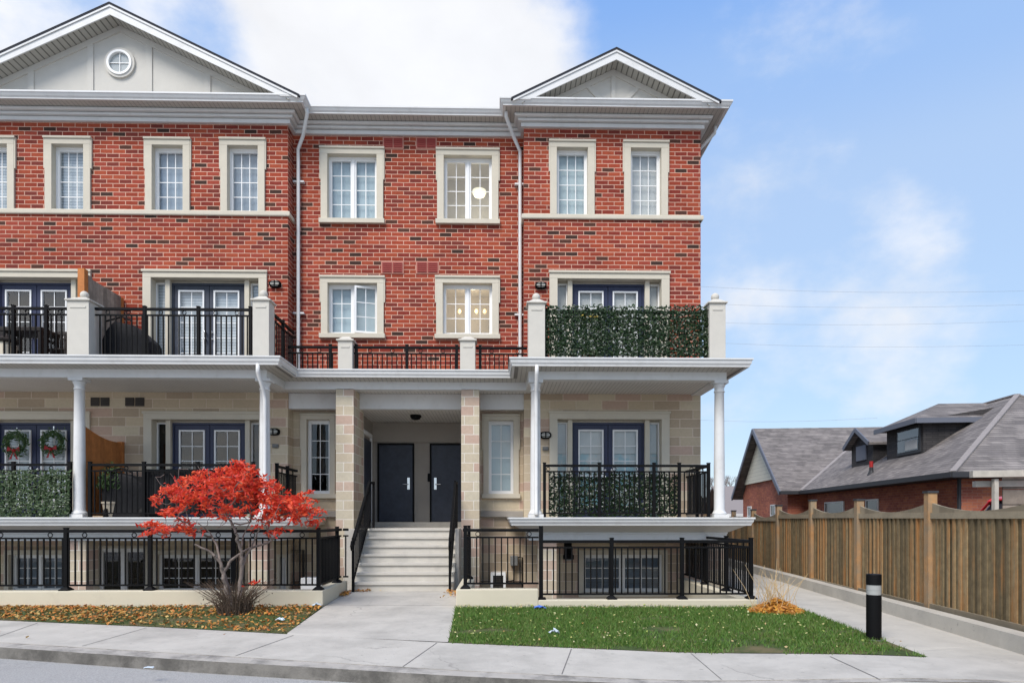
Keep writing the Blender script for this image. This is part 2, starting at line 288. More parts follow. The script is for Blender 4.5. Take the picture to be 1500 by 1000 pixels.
def fence_wood():
    m = mat('fence_wood', (.20, .15, .082), .9, var=.35, vscale=9, bump=.3, bscale=60, island=.5); nt = m.node_tree; L = nt.links.new; b = nt.nodes['Principled BSDF']
    src = b.inputs['Base Color'].links[0].from_socket
    geo = nt.nodes.new('ShaderNodeNewGeometry'); mp = nt.nodes.new('ShaderNodeMapping'); mp.inputs['Scale'].default_value = (7, 7, .8); L(geo.outputs['Position'], mp.inputs[0])
    n = nt.nodes.new('ShaderNodeTexNoise'); n.inputs['Scale'].default_value = 1.0; n.inputs['Detail'].default_value = 9; n.inputs['Roughness'].default_value = .7; L(mp.outputs[0], n.inputs[0])
    ad = nt.nodes.new('ShaderNodeMath'); ad.operation = 'MULTIPLY_ADD'; L(geo.outputs['Random Per Island'], ad.inputs[0]); ad.inputs[1].default_value = .22; L(n.outputs['Fac'], ad.inputs[2])
    mr = nt.nodes.new('ShaderNodeMapRange'); mr.inputs[1].default_value = .60; mr.inputs[2].default_value = .82; mr.inputs[4].default_value = .9; L(ad.outputs[0], mr.inputs[0])
    mx = nt.nodes.new('ShaderNodeMix'); mx.data_type = 'RGBA'; L(mr.outputs[0], mx.inputs[0]); L(src, mx.inputs[6]); mx.inputs[7].default_value = (.37, .17, .055, 1); L(mx.outputs[2], b.inputs['Base Color'])
fence_wood()
mat('post_wood', (.37, .20, .085), .85, var=.3, vscale=6, island=.3, grime=((.25, .20, .135), 2.0, .40, .6, .9))
mat('rail_wood', (.26, .215, .15), .9, var=.25, vscale=6, island=.2, grime=((.13, .11, .08), 3, .5, .7, .6))
def roof_shingle(name, c, d):
    m = bpy.data.materials.new(name); m.use_nodes = True; nt = m.node_tree; L = nt.links.new; b = nt.nodes['Principled BSDF']; b.inputs['Roughness'].default_value = .95
    geo = nt.nodes.new('ShaderNodeNewGeometry'); sp = nt.nodes.new('ShaderNodeSeparateXYZ'); L(geo.outputs['Position'], sp.inputs[0])
    ad = nt.nodes.new('ShaderNodeMath'); L(sp.outputs[0], ad.inputs[0]); L(sp.outputs[1], ad.inputs[1])
    cb = nt.nodes.new('ShaderNodeCombineXYZ'); L(ad.outputs[0], cb.inputs[0]); L(sp.outputs[2], cb.inputs[1])
    br = nt.nodes.new('ShaderNodeTexBrick'); L(cb.outputs[0], br.inputs['Vector']); br.inputs['Scale'].default_value = 1
    br.inputs['Brick Width'].default_value = .34; br.inputs['Row Height'].default_value = .075; br.inputs['Mortar Size'].default_value = .008
    br.inputs['Color1'].default_value = (*c, 1); br.inputs['Color2'].default_value = (*d, 1); br.inputs['Mortar'].default_value = (c[0]*.45, c[1]*.45, c[2]*.45, 1)
    n = nt.nodes.new('ShaderNodeTexNoise'); n.inputs['Scale'].default_value = 1.3; n.inputs['Detail'].default_value = 9; n.inputs['Roughness'].default_value = .7; L(geo.outputs['Position'], n.inputs['Vector'])
    mr = nt.nodes.new('ShaderNodeMapRange'); mr.inputs[1].default_value = .3; mr.inputs[2].default_value = .7; mr.inputs[3].default_value = .7; mr.inputs[4].default_value = 1.3; L(n.outputs['Fac'], mr.inputs[0])
    hs = nt.nodes.new('ShaderNodeHueSaturation'); L(br.outputs['Color'], hs.inputs['Color']); L(mr.outputs[0], hs.inputs['Value']); L(hs.outputs[0], b.inputs['Base Color'])
    bp = nt.nodes.new('ShaderNodeBump'); bp.inputs['Strength'].default_value = .5; bp.inputs['Distance'].default_value = .01; bp.invert = True
    L(br.outputs['Fac'], bp.inputs['Height']); L(bp.outputs[0], b.inputs['Normal']); MATS[name] = m
roof_shingle('house_shingle', (.225, .20, .185), (.13, .115, .11))
roof_shingle('dormer_shingle', (.055, .05, .05), (.035, .033, .034))
striped('siding', (.60, .56, .45), (.38, .35, .28), .2, 2, width=.08)
mat('ridge_cap', (.26, .235, .225), .95, var=.15)
mat('dark_trim', (.035, .036, .04), .6)
mat('blue_grey_trim', (.13, .14, .17), .6)
mat('pipe_red', (.35, .02, .02), .6)
mat('grey_plastic', (.16, .16, .155), .5)
mat('lamp_glass', (.45, .43, .38), .3)
mat('frosted', (.34, .345, .33), .2)
mat('car_red', (.45, .012, .015), .25, spec=.6)
mat('car_glass', (.02, .022, .025), .12, spec=.6)
mat('tyre', (.02, .02, .02), .8)
mat('litter_blue', (.08, .17, .55), .5); mat('litter_white', (.55, .62, .68), .6)
mat('cloth_black', (.014, .014, .016), .75, var=.3, vscale=5, bump=.4, bscale=9)
mat('dark_furniture', (.028, .022, .019), .6)
mat('terracotta', (.45, .17, .07), .8); mat('cream_pot', (.6, .52, .4), .6)
mat('wire', (.30, .31, .33), .7)
mat('far_wood', (.09, .085, .07), .95, var=.4, vscale=.3)
mat('far_roof', (.24, .21, .2), .9); mat('far_wall', (.36, .20, .15), .9)

# ------------------------------------------------------------------ mesh helpers
class MB:
    def __init__(s): s.v = []; s.f = []; s.m = []
    def add(s, vs, fs, m=0):
        n = len(s.v); s.v += [tuple(p) for p in vs]; s.f += [tuple(i+n for i in f) for f in fs]; s.m += [m]*len(fs); return s
    def box(s, x0, x1, y0, y1, z0, z1, m=0):
        if x0 > x1: x0, x1 = x1, x0
        if y0 > y1: y0, y1 = y1, y0
        if z0 > z1: z0, z1 = z1, z0
        return s.add([(x0, y0, z0), (x1, y0, z0), (x1, y1, z0), (x0, y1, z0), (x0, y0, z1), (x1, y0, z1), (x1, y1, z1), (x0, y1, z1)],
              [(0, 3, 2, 1), (4, 5, 6, 7), (0, 1, 5, 4), (1, 2, 6, 5), (2, 3, 7, 6), (3, 0, 4, 7)], m)
    def bar(s, p, q, w, h, m=0):
        p, q = Vector(p), Vector(q); d = (q-p).normalized(); up = Vector((0, 0, 1)) if abs(d.z) < .9 else Vector((0, 1, 0))
        a = d.cross(up).normalized()*w/2; b = a.cross(d).normalized()*h/2
        vs = [p-a-b, p+a-b, p+a+b, p-a+b, q-a-b, q+a-b, q+a+b, q-a+b]
        return s.add(vs, [(0, 1, 2, 3), (7, 6, 5, 4), (1, 0, 4, 5), (2, 1, 5, 6), (3, 2, 6, 7), (0, 3, 7, 4)], m)
    def tube(s, pts, rad, n=8, m=0, caps=True):
        pts = [Vector(p) for p in pts]; k = len(pts); rad = rad if isinstance(rad, (list, tuple)) else [rad]*k
        vs = []; d0 = (pts[1]-pts[0]).normalized(); ref = Vector((0, 0, 1)) if abs(d0.z) < .9 else Vector((1, 0, 0))
        a = d0.cross(ref).normalized()
        for i, p in enumerate(pts):
            d = (pts[min(i+1, k-1)]-pts[max(i-1, 0)]).normalized()
            a = (a-d*a.dot(d)).normalized(); b = d.cross(a)
            for j in range(n):
                t = 2*math.pi*j/n; vs.append(p+(a*math.cos(t)+b*math.sin(t))*rad[i])
        fs = [(i*n+j, i*n+(j+1) % n, (i+1)*n+(j+1) % n, (i+1)*n+j) for i in range(k-1) for j in range(n)]
        if caps: fs += [tuple(range(n-1, -1, -1)), tuple((k-1)*n+j for j in range(n))]
        return s.add(vs, fs, m)
    def lathe(s, cx, cy, prof, n=20, m=0):
        vs = [(cx+r*math.cos(2*math.pi*j/n), cy+r*math.sin(2*math.pi*j/n), z) for r, z in prof for j in range(n)]
        k = len(prof); fs = [(i*n+j, i*n+(j+1) % n, (i+1)*n+(j+1) % n, (i+1)*n+j) for i in range(k-1) for j in range(n)]
        fs += [tuple(range(n-1, -1, -1)), tuple((k-1)*n+j for j in range(n))]
        return s.add(vs, fs, m)
    def ball(s, c, r, m=0, n=12, sz=1.0):
        return s.lathe(c[0], c[1], [(r*math.sin(math.pi*i/8)+1e-4, c[2]-r*sz*math.cos(math.pi*i/8)) for i in range(9)], n, m)
    def prism_y(s, poly, y0, y1, m=0):      # poly in (x,z), extruded along Y
        n = len(poly); vs = [(x, y0, z) for x, z in poly]+[(x, y1, z) for x, z in poly]
        fs = [tuple(range(n)), tuple(range(2*n-1, n-1, -1))]+[(i, i+n, (i+1) % n+n, (i+1) % n) for i in range(n)]
        return s.add(vs, fs, m)
    def prism_z(s, poly, z0, z1, m=0):
        n = len(poly); vs = [(x, y, z0) for x, y in poly]+[(x, y, z1) for x, y in poly]
        fs = [tuple(range(n-1, -1, -1)), tuple(range(n, 2*n))]+[(i, (i+1) % n, (i+1) % n+n, i+n) for i in range(n)]
        return s.add(vs, fs, m)
    def prism(s, poly, off, m=0):
        n = len(poly); off = Vector(off); vs = [Vector(p) for p in poly]+[Vector(p)+off for p in poly]
        fs = [tuple(range(n)), tuple(range(2*n-1, n-1, -1))]+[(i, i+n, (i+1) % n+n, (i+1) % n) for i in range(n)]
        return s.add(vs, fs, m)
    def sweep(s, path, prof, m=0):          # path in plan, profile (outward offset, z); outward = right of travel; mitred corners
        n = len(path); k = len(prof); vs = []
        nr = []
        for i in range(n-1):
            d = Vector(path[i+1])-Vector(path[i]); d.normalize(); nr.append(Vector((d.y, -d.x)))
        for i in range(n):
            if i == 0: o = nr[0]
            elif i == n-1: o = nr[-1]
            else: o = (nr[i-1]+nr[i])/(1+nr[i-1].dot(nr[i]))
            for off, z in prof: vs.append((path[i][0]+o.x*off, path[i][1]+o.y*off, z))
        fs = [(i*k+j, (i+1)*k+j, (i+1)*k+(j+1) % k, i*k+(j+1) % k) for i in range(n-1) for j in range(k)]
        fs += [tuple(range(k)), tuple((n-1)*k+j for j in range(k-1, -1, -1))]
        return s.add(vs, fs, m)
    def ring(s, c, d, r, t, m=0, n=14):     # small ring standing in the vertical plane along d
        c = Vector(c); d = Vector(d).normalized(); pts = [c+d*(r*math.cos(2*math.pi*i/n))+Vector((0, 0, r*math.sin(2*math.pi*i/n))) for i in range(n)]
        nn = d.cross(Vector((0, 0, 1))); vs = []
        for i, p in enumerate(pts):
            q = (p-c).normalized(); vs += [p+q*t+nn*t, p+q*t-nn*t, p-q*t-nn*t, p-q*t+nn*t]
        fs = [(i*4+j, i*4+(j+1) % 4, ((i+1) % n)*4+(j+1) % 4, ((i+1) % n)*4+j) for i in range(n) for j in range(4)]
        return s.add(vs, fs, m)
    def leaf(s, c, n, u, L, W, m=0, fold=.25):
        n = n.normalized(); u = (u-n*u.dot(n)).normalized(); w = n.cross(u); f = n*(W*fold)
        return s.add([c-u*L/2, c+w*W/2+f, c+u*L/2, c-w*W/2+f], [(0, 1, 2), (0, 2, 3)], m)
    def build(s, name, mats, parent=None, smooth=False, bevel=0):
        me = bpy.data.meshes.new(name); org = worldloc(parent)
        me.from_pydata([(x-org[0], y-org[1], z-org[2]) for x, y, z in s.v], [], s.f)
        if isinstance(mats, str): mats = [mats]
        for k in mats: me.materials.append(MATS[k])
        if len(mats) > 1: me.polygons.foreach_set('material_index', s.m)
        if smooth: me.polygons.foreach_set('use_smooth', [True]*len(me.polygons))
        me.update(); o = bpy.data.objects.new(name, me); COL.objects.link(o)
        if parent is not None: o.parent = parent
        if bevel:
            b = o.modifiers.new('bevel', 'BEVEL'); b.width = bevel; b.segments = 2; b.limit_method = 'ANGLE'; b.angle_limit = R(40)
        return o
def worldloc(p):
    v = Vector((0, 0, 0))
    while p is not None: v += p.location; p = p.parent
    return v
def thing(name, label, cat, loc=(0, 0, 0), group=None):
    o = bpy.data.objects.new(name, None); o.location = loc; o.empty_display_size = .2; COL.objects.link(o)
    return tag(o, label, cat, group)
def tag(o, label, cat, group=None, kind=None):
    o['label'] = label; o['category'] = cat
    if group: o['group'] = group
    if kind: o['kind'] = kind
    return o
def struct(o): o['kind'] = 'structure'; return o

# ------------------------------------------------------------------ ground
def smooth(t): t = max(0, min(1, t)); return t*t*(3-2*t)
def G(x, y):
    a = .03*(min(y, 13.4)-13.4); s = smooth((x-1.5)/3.0)
    return a*(1-s)-.07*s if y >= -2 else G(x, -2.0)
def PG(px, py, dz=0.0):       # photo pixel onto the ground
    d = ray(px, py); lo, hi = 1.0, 120.0
    for _ in range(60):
        t = (lo+hi)/2; p = Vector((d.x*t, d.y*t, ZC+d.z*t))
        if p.z > G(p.x, p.y)+dz: lo = t
        else: hi = t
    return Vector((d.x*lo, d.y*lo, ZC+d.z*lo))
def lineat(pl, x):            # polyline (sorted by x), linear beyond its ends
    for i in range(len(pl)-1):
        if x <= pl[i+1][0] or i == len(pl)-2:
            a, b = pl[i], pl[i+1]; return a[1]+(b[1]-a[1])*(x-a[0])/(b[0]-a[0])
BACK = [PG(x, y) for x, y in ((0, 908), (230, 918), (418, 928), (660, 941), (900, 951), (1100, 956.5), (1360, 962))]
JOIN = [PG(x, y) for x, y in ((0, 940), (260, 955.8), (400, 964.5), (690, 982), (1050, 996))]
KTOP = [PG(x, y) for x, y in ((0, 946.7), (260, 964.5), (440, 975), (690, 990))]
KTOP.append(Vector((JOIN[-1].x, JOIN[-1].y-.16, 0)))
XS = [-40, -25, -16, -12]+[-10+.5*i for i in range(40)]+[11, 14, 20, 40]
def strip(fa, fb, xs, dz, nsub=4):   # ruled sheet between y=fa(x) (far) and y=fb(x) (near)
    m = MB(); vs = []; 
    for x in xs:
        ya, yb = fa(x), fb(x)
        for j in range(nsub+1):
            y = ya+(yb-ya)*j/nsub; vs.append((x, y, G(x, y)+dz))
    k = nsub+1
    fs = [(i*k+j, i*k+j+1, (i+1)*k+j+1, (i+1)*k+j) for i in range(len(xs)-1) for j in range(nsub)]
    return m.add(vs, fs)
back = lambda x: lineat(BACK, x); join = lambda x: lineat(JOIN, x); ktop = lambda x: min(lineat(KTOP, x), join(x)-.1)
kbot = lambda x: ktop(x)-.03
struct(strip(back, join, XS, 0).build('sidewalk', 'concrete'))
m = strip(lambda x: join(x)-.018, ktop, XS, -.004, 1)
vs = []
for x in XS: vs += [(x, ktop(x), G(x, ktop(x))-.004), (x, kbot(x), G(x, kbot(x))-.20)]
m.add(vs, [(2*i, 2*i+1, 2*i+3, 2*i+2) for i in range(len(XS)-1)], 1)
vs = []
for x in XS: vs += [(x, join(x), G(x, join(x))), (x, join(x), G(x, join(x))-.05), (x, join(x)-.018, G(x, join(x))-.05), (x, join(x)-.018, G(x, join(x))-.004)]
m.add(vs, [(4*i+j, 4*i+j+1, 4*i+5+j, 4*i+4+j) for i in range(len(XS)-1) for j in range(3)])
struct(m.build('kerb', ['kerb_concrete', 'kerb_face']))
m = MB(); vs = []
for x in XS: vs += [(x, kbot(x)+.02, G(x, kbot(x))-.14), (x, 3, G(x, kbot(x))-.17), (x, -60, G(x, kbot(x))-.17)]
m.add(vs, [(3*i+j, 3*i+j+1, 3*i+4+j, 3*i+3+j) for i in range(len(XS)-1) for j in range(2)])
struct(m.build('road', 'asphalt'))
# joints cut in the concrete
m = MB()
def crack(p, q, w=.011, dz=.004):
    p, q = PG(*p), PG(*q); d = (q-p).normalized(); s = Vector((d.y, -d.x, 0))*w/2; k = 6; vs = []
    for i in range(k+1):
        c = p.lerp(q, i/k)
        for e in (s, -s): vs.append((c.x+e.x, c.y+e.y, G(c.x, c.y)+dz))
    m.add(vs, [(2*i, 2*i+2, 2*i+3, 2*i+1) for i in range(k)])
for a, b in (((837, 950), (823, 987)), ((1012, 956.5), (1057, 995)), ((1216, 961), (1290, 995)), ((640, 941), (590, 976)), ((430, 930), (345, 960)), ((215, 919), (120, 946)), ((55, 912), (-20, 938))): crack(a, b)
crack((476, 886.5), (667, 886.5), .012, .008)
struct(m.build('pavement_joints', 'joint'))
# walkway from the sidewalk to the steps
WL = [PG(503, 868), PG(418, 929)]; WR = [PG(672, 866), PG(668, 886), PG(657, 942)]
YW0 = 13.42
m = MB(); vs = []
K = 14
for i in range(K+1):
    t = i/K; y = YW0+(back(-2)-.02-YW0)*t
    xl = WL[0].x+(WL[1].x-WL[0].x)*(y-WL[0].y)/(WL[1].y-WL[0].y)
    xr = WR[1].x+(WR[2].x-WR[1].x)*(y-WR[1].y)/(WR[2].y-WR[1].y)
    if y > 11.5: xl = max(xl, -3.04); xr = min(xr, -.73)
    for j in range(5):
        x = xl+(xr-xl)*j/4; vs.append((x, y if i < K else back(x)+.0, G(x, y)+(.004 if i < K else .0)))
m.add(vs, [(i*5+j, (i+1)*5+j, (i+1)*5+j+1, i*5+j+1) for i in range(K) for j in range(4)])
struct(m.build('walkway', 'concrete'))
wxl = lambda y: WL[0].x+(WL[1].x-WL[0].x)*(y-WL[0].y)/(WL[1].y-WL[0].y)
wxr = lambda y: WR[1].x+(WR[2].x-WR[1].x)*(y-WR[1].y)/(WR[2].y-WR[1].y)

# frame of the fence, path and neighbour (turned 6.6 degrees against the terrace)
TH = math.atan(90/F)+YAW
def FV(u, v, z=0): return Vector((u*math.cos(TH)+v*math.sin(TH), v*math.cos(TH)-u*math.sin(TH), z))
AL = TH-YAW
def v_at(px, u):
    a = (px-750)/F; return u*(math.cos(AL)+a*math.sin(AL))/(a*math.cos(AL)-math.sin(AL))
def uv(p): return (p.x*math.cos(TH)-p.y*math.sin(TH), p.x*math.sin(TH)+p.y*math.cos(TH))
KU = uv(PG(1300, 898))[0]             # foot of the low kerb beside the path
FU = KU+.34                           # fence line
LA, LB = PG(1181, 895), PG(1363, 963)
lawn_r = lambda y: LA.x+(LB.x-LA.x)*(y-LA.y)/(LB.y-LA.y)
# right-hand path
m = MB(); vs = []
vsteps = [2+i*.8 for i in range(52)]
for v in vsteps:
    for j in range(4):
        p = FV(4.6 if j == 0 else (KU-3.0+j*1.0+.03 if v < 8 else 4.6+(KU+.03-4.6)*j/3), v)
        if j == 0:
            p = FV(KU-3.0, v) if v < 8 else Vector((max(lawn_r(p.y), 4.35) if p.y < LA.y else 4.35, p.y, 0))
        yy = min(p.y, back(p.x)+.0) if v < 0 else p.y
        vs.append((p.x, yy, G(p.x, yy)-.006))
m.add(vs, [(i*4+j, i*4+j+1, (i+1)*4+j+1, (i+1)*4+j) for i in range(len(vsteps)-1) for j in range(3)])
struct(m.build('path', 'path_concrete'))
m = MB(); N = 40
for i in range(N):
    v0, v1 = 5.0+i*.9, 5.0+i*.9+.9
    a, b = FV(KU, v0), FV(KU, v1); c, d = FV(KU+.22, v0), FV(KU+.22, v1)
    zt = lambda p: G(p.x, p.y)+.20
    m.add([(a.x, a.y, -.4), (b.x, b.y, -.4), (d.x, d.y, -.4), (c.x, c.y, -.4), (a.x, a.y, zt(a)), (b.x, b.y, zt(b)), (d.x, d.y, zt(d)), (c.x, c.y, zt(c))],
          [(4, 7, 6, 5), (0, 4, 5, 1), (3, 2, 6, 7)]+([(0, 3, 7, 4)] if i == 0 else []))
struct(m.build('path_kerb', 'path_concrete'))

# terrain: soil sheet with openings for the sunken patios
YL, YRW = 11.5, 11.3                 # front faces of the two retaining walls
PXL, PXR0, PXR1 = -3.05, -.72, X(1110, YRW)
xs = sorted(set([-300, -120, -40, -20, -14]+[-13+i for i in range(10)]+[PXL-.1, PXR0+.1, PXR1-.1]+[-3+.5*i for i in range(4)]+[0, .5, 1, 1.5, 2, 2.5, 3, 3.5, 4, 5, 6, 8, 10, 15, 25, 50, 120, 300]))
ys = sorted(set([5.5, 10, YRW+.1, YL+.1, 12.5, 13.4, 15.7, 20, 30, 50, 100, 250, 700]))
m = MB(); vs = []; idx = {}
for i, x in enumerate(xs):
    for j, y in enumerate(ys):
        yy = max(y, back(x)-.25); idx[i, j] = len(vs); vs.append((x, yy, G(x, yy)-.03))
fs = []
for i in range(len(xs)-1):
    for j in range(len(ys)-1):
        cx, cy = (xs[i]+xs[i+1])/2, (ys[j]+ys[j+1])/2
        if (-14 < cx < PXL-.05 and YL+.05 < cy < 15.7) or (PXR0+.05 < cx < PXR1-.05 and YRW+.05 < cy < 15.7): continue
        fs.append((idx[i, j], idx[i+1, j], idx[i+1, j+1], idx[i, j+1]))
m.add(vs, fs); struct(m.build('ground', 'soil'))
m = MB(); m.box(-14, PXL, YL, 16.0, -1.35, -1.2); m.box(PXR0, PXR1, YRW, 16.0, -1.35, -1.2); struct(m.build('patio_floor', 'patio_floor'))
# soil of lawn and of the strip under the tree
def patch(fl, fr, yb, yf, dz, nx=20, ny=8):
    vs = []
    for i in range(nx+1):
        for j in range(ny+1):
            t = j/ny
            s = i/nx; x0 = fl(yb)+(fr(yb)-fl(yb))*s; x1 = fl(yf(0))+(fr(yf(1))-fl(yf(0)))*s
            y1 = back(x1); x = x0+(x1-x0)*t; y = yb+(y1-yb)*t
            vs.append((x, y, G(x, y)+dz))
    k = ny+1
    return vs, [(i*k+j, i*k+j+1, (i+1)*k+j+1, (i+1)*k+j) for i in range(nx) for j in range(ny)]
LAWN = [(wxr(YRW+.02), YRW+.02), (lawn_r(YRW+.02), YRW+.02), (LB.x, LB.y), (WR[2].x, WR[2].y)]
STRIPL = [(-18, YL+.02), (PXL+.0, YL+.02), (WL[1].x, WL[1].y), (-18, back(-18))]
def quadpt(q, s, t):
    a = Vector(q[0]).lerp(Vector(q[1]), s); b = Vector(q[3]).lerp(Vector(q[2]), s)
    b.y = back(b.x); return a.lerp(b, t)
def quadsheet(q, dz, nx=30, ny=8):
    vs = []
    for i in range(nx+1):
        for j in range(ny+1):
            p = quadpt(q, i/nx, j/ny); vs.append((p.x, p.y, G(p.x, p.y)+dz))
    k = ny+1
    return MB().add(vs, [(i*k+j, i*k+j+1, (i+1)*k+j+1, (i+1)*k+j) for i in range(nx) for j in range(ny)])
struct(quadsheet(LAWN, .006).build('lawn_soil', 'grass_base'))
struct(quadsheet(STRIPL, .006).build('strip_soil', 'grass_base'))
def grass(q, n, h, name, material, label, keep):
    m = MB()
    for _ in range(n):
        s, t = random.random(), random.random(); p = quadpt(q, s, t)
        if not keep(p, s, t): continue
        if t > .96: p.y -= abs(random.gauss(0, .03))
        z = G(p.x, p.y)+.004; hh = h*random.uniform(.5, 1.3); a = random.uniform(0, 6.283); w = random.uniform(.004, .008)
        dx, dy = math.cos(a)*w, math.sin(a)*w; lx, ly = random.gauss(0, .5)*hh, random.gauss(0, .5)*hh
        m.add([(p.x-dx, p.y-dy, z), (p.x+dx, p.y+dy, z), (p.x+lx, p.y+ly, z+hh)], [(0, 1, 2)])
    return tag(m.build(name, material), label, 'grass', kind='stuff')
def bare(p, t):  return noise.noise(Vector((p.x*1.1, p.y*2.2, 3)))+(.5*max(0, (t-.8)/.2) if p.x > 1.5 else .25*max(0, (t-.9)/.1))
grass(LAWN, 52000, .05, 'lawn_grass', 'grass_blade', 'short green lawn grass in front of the right patio wall', lambda p, s, t: bare(p, t) < random.uniform(.25, .6))
grass(STRIPL, 15000, .05, 'strip_grass', 'dry_grass_blade', 'patchy yellowing grass strip below the left patio wall', lambda p, s, t: p.x > -11 and noise.noise(Vector((p.x*.8, p.y*2, 9))) > random.uniform(-.5, .3))
def leaves(pts, material, label, size, name='fallen_leaves'):
    m = MB()
    for x, y, z in pts:
        L = random.uniform(.6, 1.3)*size
        m.leaf(Vector((x, y, z+.012+random.random()*.02)), Vector((random.gauss(0, .45), random.gauss(0, .45), 1)), Vector((random.gauss(0, 1), random.gauss(0, 1), 0)), L, L*.65, 0, random.uniform(-.3, .4))
    return tag(m.build(name, material), label, 'leaves', kind='stuff')
pts = []
while len(pts) < 3400:
    s, t = random.random(), random.random()
    t = random.random()**1.6 if random.random() < .75 else t
    p = quadpt(STRIPL, s, t)
    if p.x < -11 or noise.noise(Vector((p.x*.9, p.y*1.6, 2)))+.25 < random.uniform(-.5, .4): continue
    pts.append((p.x, p.y, G(p.x, p.y)+.01))
for cx, cy, rx, ry, n in ((-7.0, 8.05, .28, .12, 110), (-8.6, 8.75, .5, .1, 120), (-2.99, 12.9, .08, .22, 90), (-2.7, 13.32, .3, .05, 40)):
    if cy < 9: 
        for _ in range(n):
            x = random.gauss(cx, rx*.6); y = kbot(x)-abs(random.gauss(0, ry)); pts.append((x, y, G(x, kbot(x))-.14+random.random()*.02))
    else:
        for _ in range(n):
            x, y = random.gauss(cx, rx*.5), random.gauss(cy, ry*.5); pts.append((max(x, -3.03), min(y, 13.38), G(x, y)+random.random()*.03))
leaves(pts, 'fallen_leaf', 'yellow and brown fallen leaves along the left wall and gutter', .065)
pts = []
for _ in range(420):
    p = quadpt(LAWN, random.random(), random.random()); pts.append((p.x, p.y, G(p.x, p.y)+.045))
for _ in range(180):
    p = quadpt(LAWN, random.random()**1.3, abs(random.gauss(0, .05))); pts.append((p.x, p.y, G(p.x, p.y)+.03))
leaves(pts, 'lawn_leaf', 'pale fallen leaves dotted over the green lawn', .038)
pts = []
for _ in range(90):
    x, y = random.gauss(-.85, .1), random.gauss(12.9, .3); pts.append((min(x, -.74), min(y, 13.4), G(x, y)+random.random()*.03))
for _ in range(14):
    x, y = random.uniform(-7, 6), random.uniform(7.5, 10); pts.append((x, y, G(x, y)+.004)) if join(x) < y < back(x) else None
leaves(pts, 'fallen_leaf', 'orange fallen leaves gathered beside the right foot of the steps', .06)

# ------------------------------------------------------------------ terrace building
YB, YR = 15.5, 15.9                    # projecting blocks / recess wall
BX = [-12.78, -4.925, .62, 4.83]       # block corners
FL1, FL2 = 1.50, 4.74                  # porch floor, balcony floor
EAVE = 10.96
T = thing('townhouse_block', 'three storey red brick terrace with white gables, balconies and stone ground floor', 'building', (-4, 15.5, 0))
def wall(name, Yw, x0, x1, z0, z1, holes, material):
    ex = sorted(set([x0, x1]+[v for h in holes for v in h[:2]])); ez = sorted(set([z0, z1]+[v for h in holes for v in h[2:]]))
    ex = [v for v in ex if x0 <= v <= x1]; ez = [v for v in ez if z0 <= v <= z1]
    m = MB(); nz = len(ez); vs = [(x, Yw, z) for x in ex for z in ez]; fs = []
    for i in range(len(ex)-1):
        for j in range(nz-1):
            cx, cz = (ex[i]+ex[i+1])/2, (ez[j]+ez[j+1])/2
            if any(h[0] < cx < h[1] and h[2] < cz < h[3] for h in holes): continue
            fs.append((i*nz+j, (i+1)*nz+j, (i+1)*nz+j+1, i*nz+j+1))
    m.add(vs, fs); return m.build(name, material, T)
HOLES = {'L': [], 'R': [], 'C': []}
def blindbox(w, x0, x1, z0, z1, y, kind):
    mats = {'slat': 'slat_blind', 'sheer': 'sheer_blind', 'aqua': 'sheer_blind', 'roller': 'roller_blind', 'grey': 'grey_blind', 'dark': 'dark_room', 'room': 'bright_room'}
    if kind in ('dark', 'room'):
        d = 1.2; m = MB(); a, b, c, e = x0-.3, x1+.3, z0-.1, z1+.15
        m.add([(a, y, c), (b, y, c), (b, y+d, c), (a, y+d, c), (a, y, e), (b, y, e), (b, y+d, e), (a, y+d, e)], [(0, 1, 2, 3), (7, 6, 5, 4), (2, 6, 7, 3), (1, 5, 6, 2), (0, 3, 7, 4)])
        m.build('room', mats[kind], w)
    else:
        m = MB(); zl = z0-.08
        if kind == 'aqua': zl = z0+1.55; m.box(x0-.08, x1+.08, y+.05, y+.07, z0-.08, zl-.001, 1)
        m.box(x0-.08, x1+.08, y, y+.02, zl, z1+.08); m.build('blind', [mats[kind], 'aqua_curtain'], w)
def sash(m, x0, x1, z0, z1, y, fr, nx, nz, mw=.018):
    m.box(x0, x0+fr, y-.04, y+.03, z0, z1); m.box(x1-fr, x1, y-.04, y+.03, z0, z1)
    m.box(x0+fr, x1-fr, y-.04, y+.03, z0, z0+fr); m.box(x0+fr, x1-fr, y-.04, y+.03, z1-fr, z1)
    a, b, c, d = x0+fr, x1-fr, z0+fr, z1-fr
    for i in range(1, nx): x = a+(b-a)*i/nx; m.box(x-mw/2, x+mw/2, y-.014, y-.004, c, d)
    for j in range(1, nz): z = c+(d-c)*j/nz; m.box(a, b, y-.017, y-.007, z-mw/2, z+mw/2)
    return (a, b, c, d)
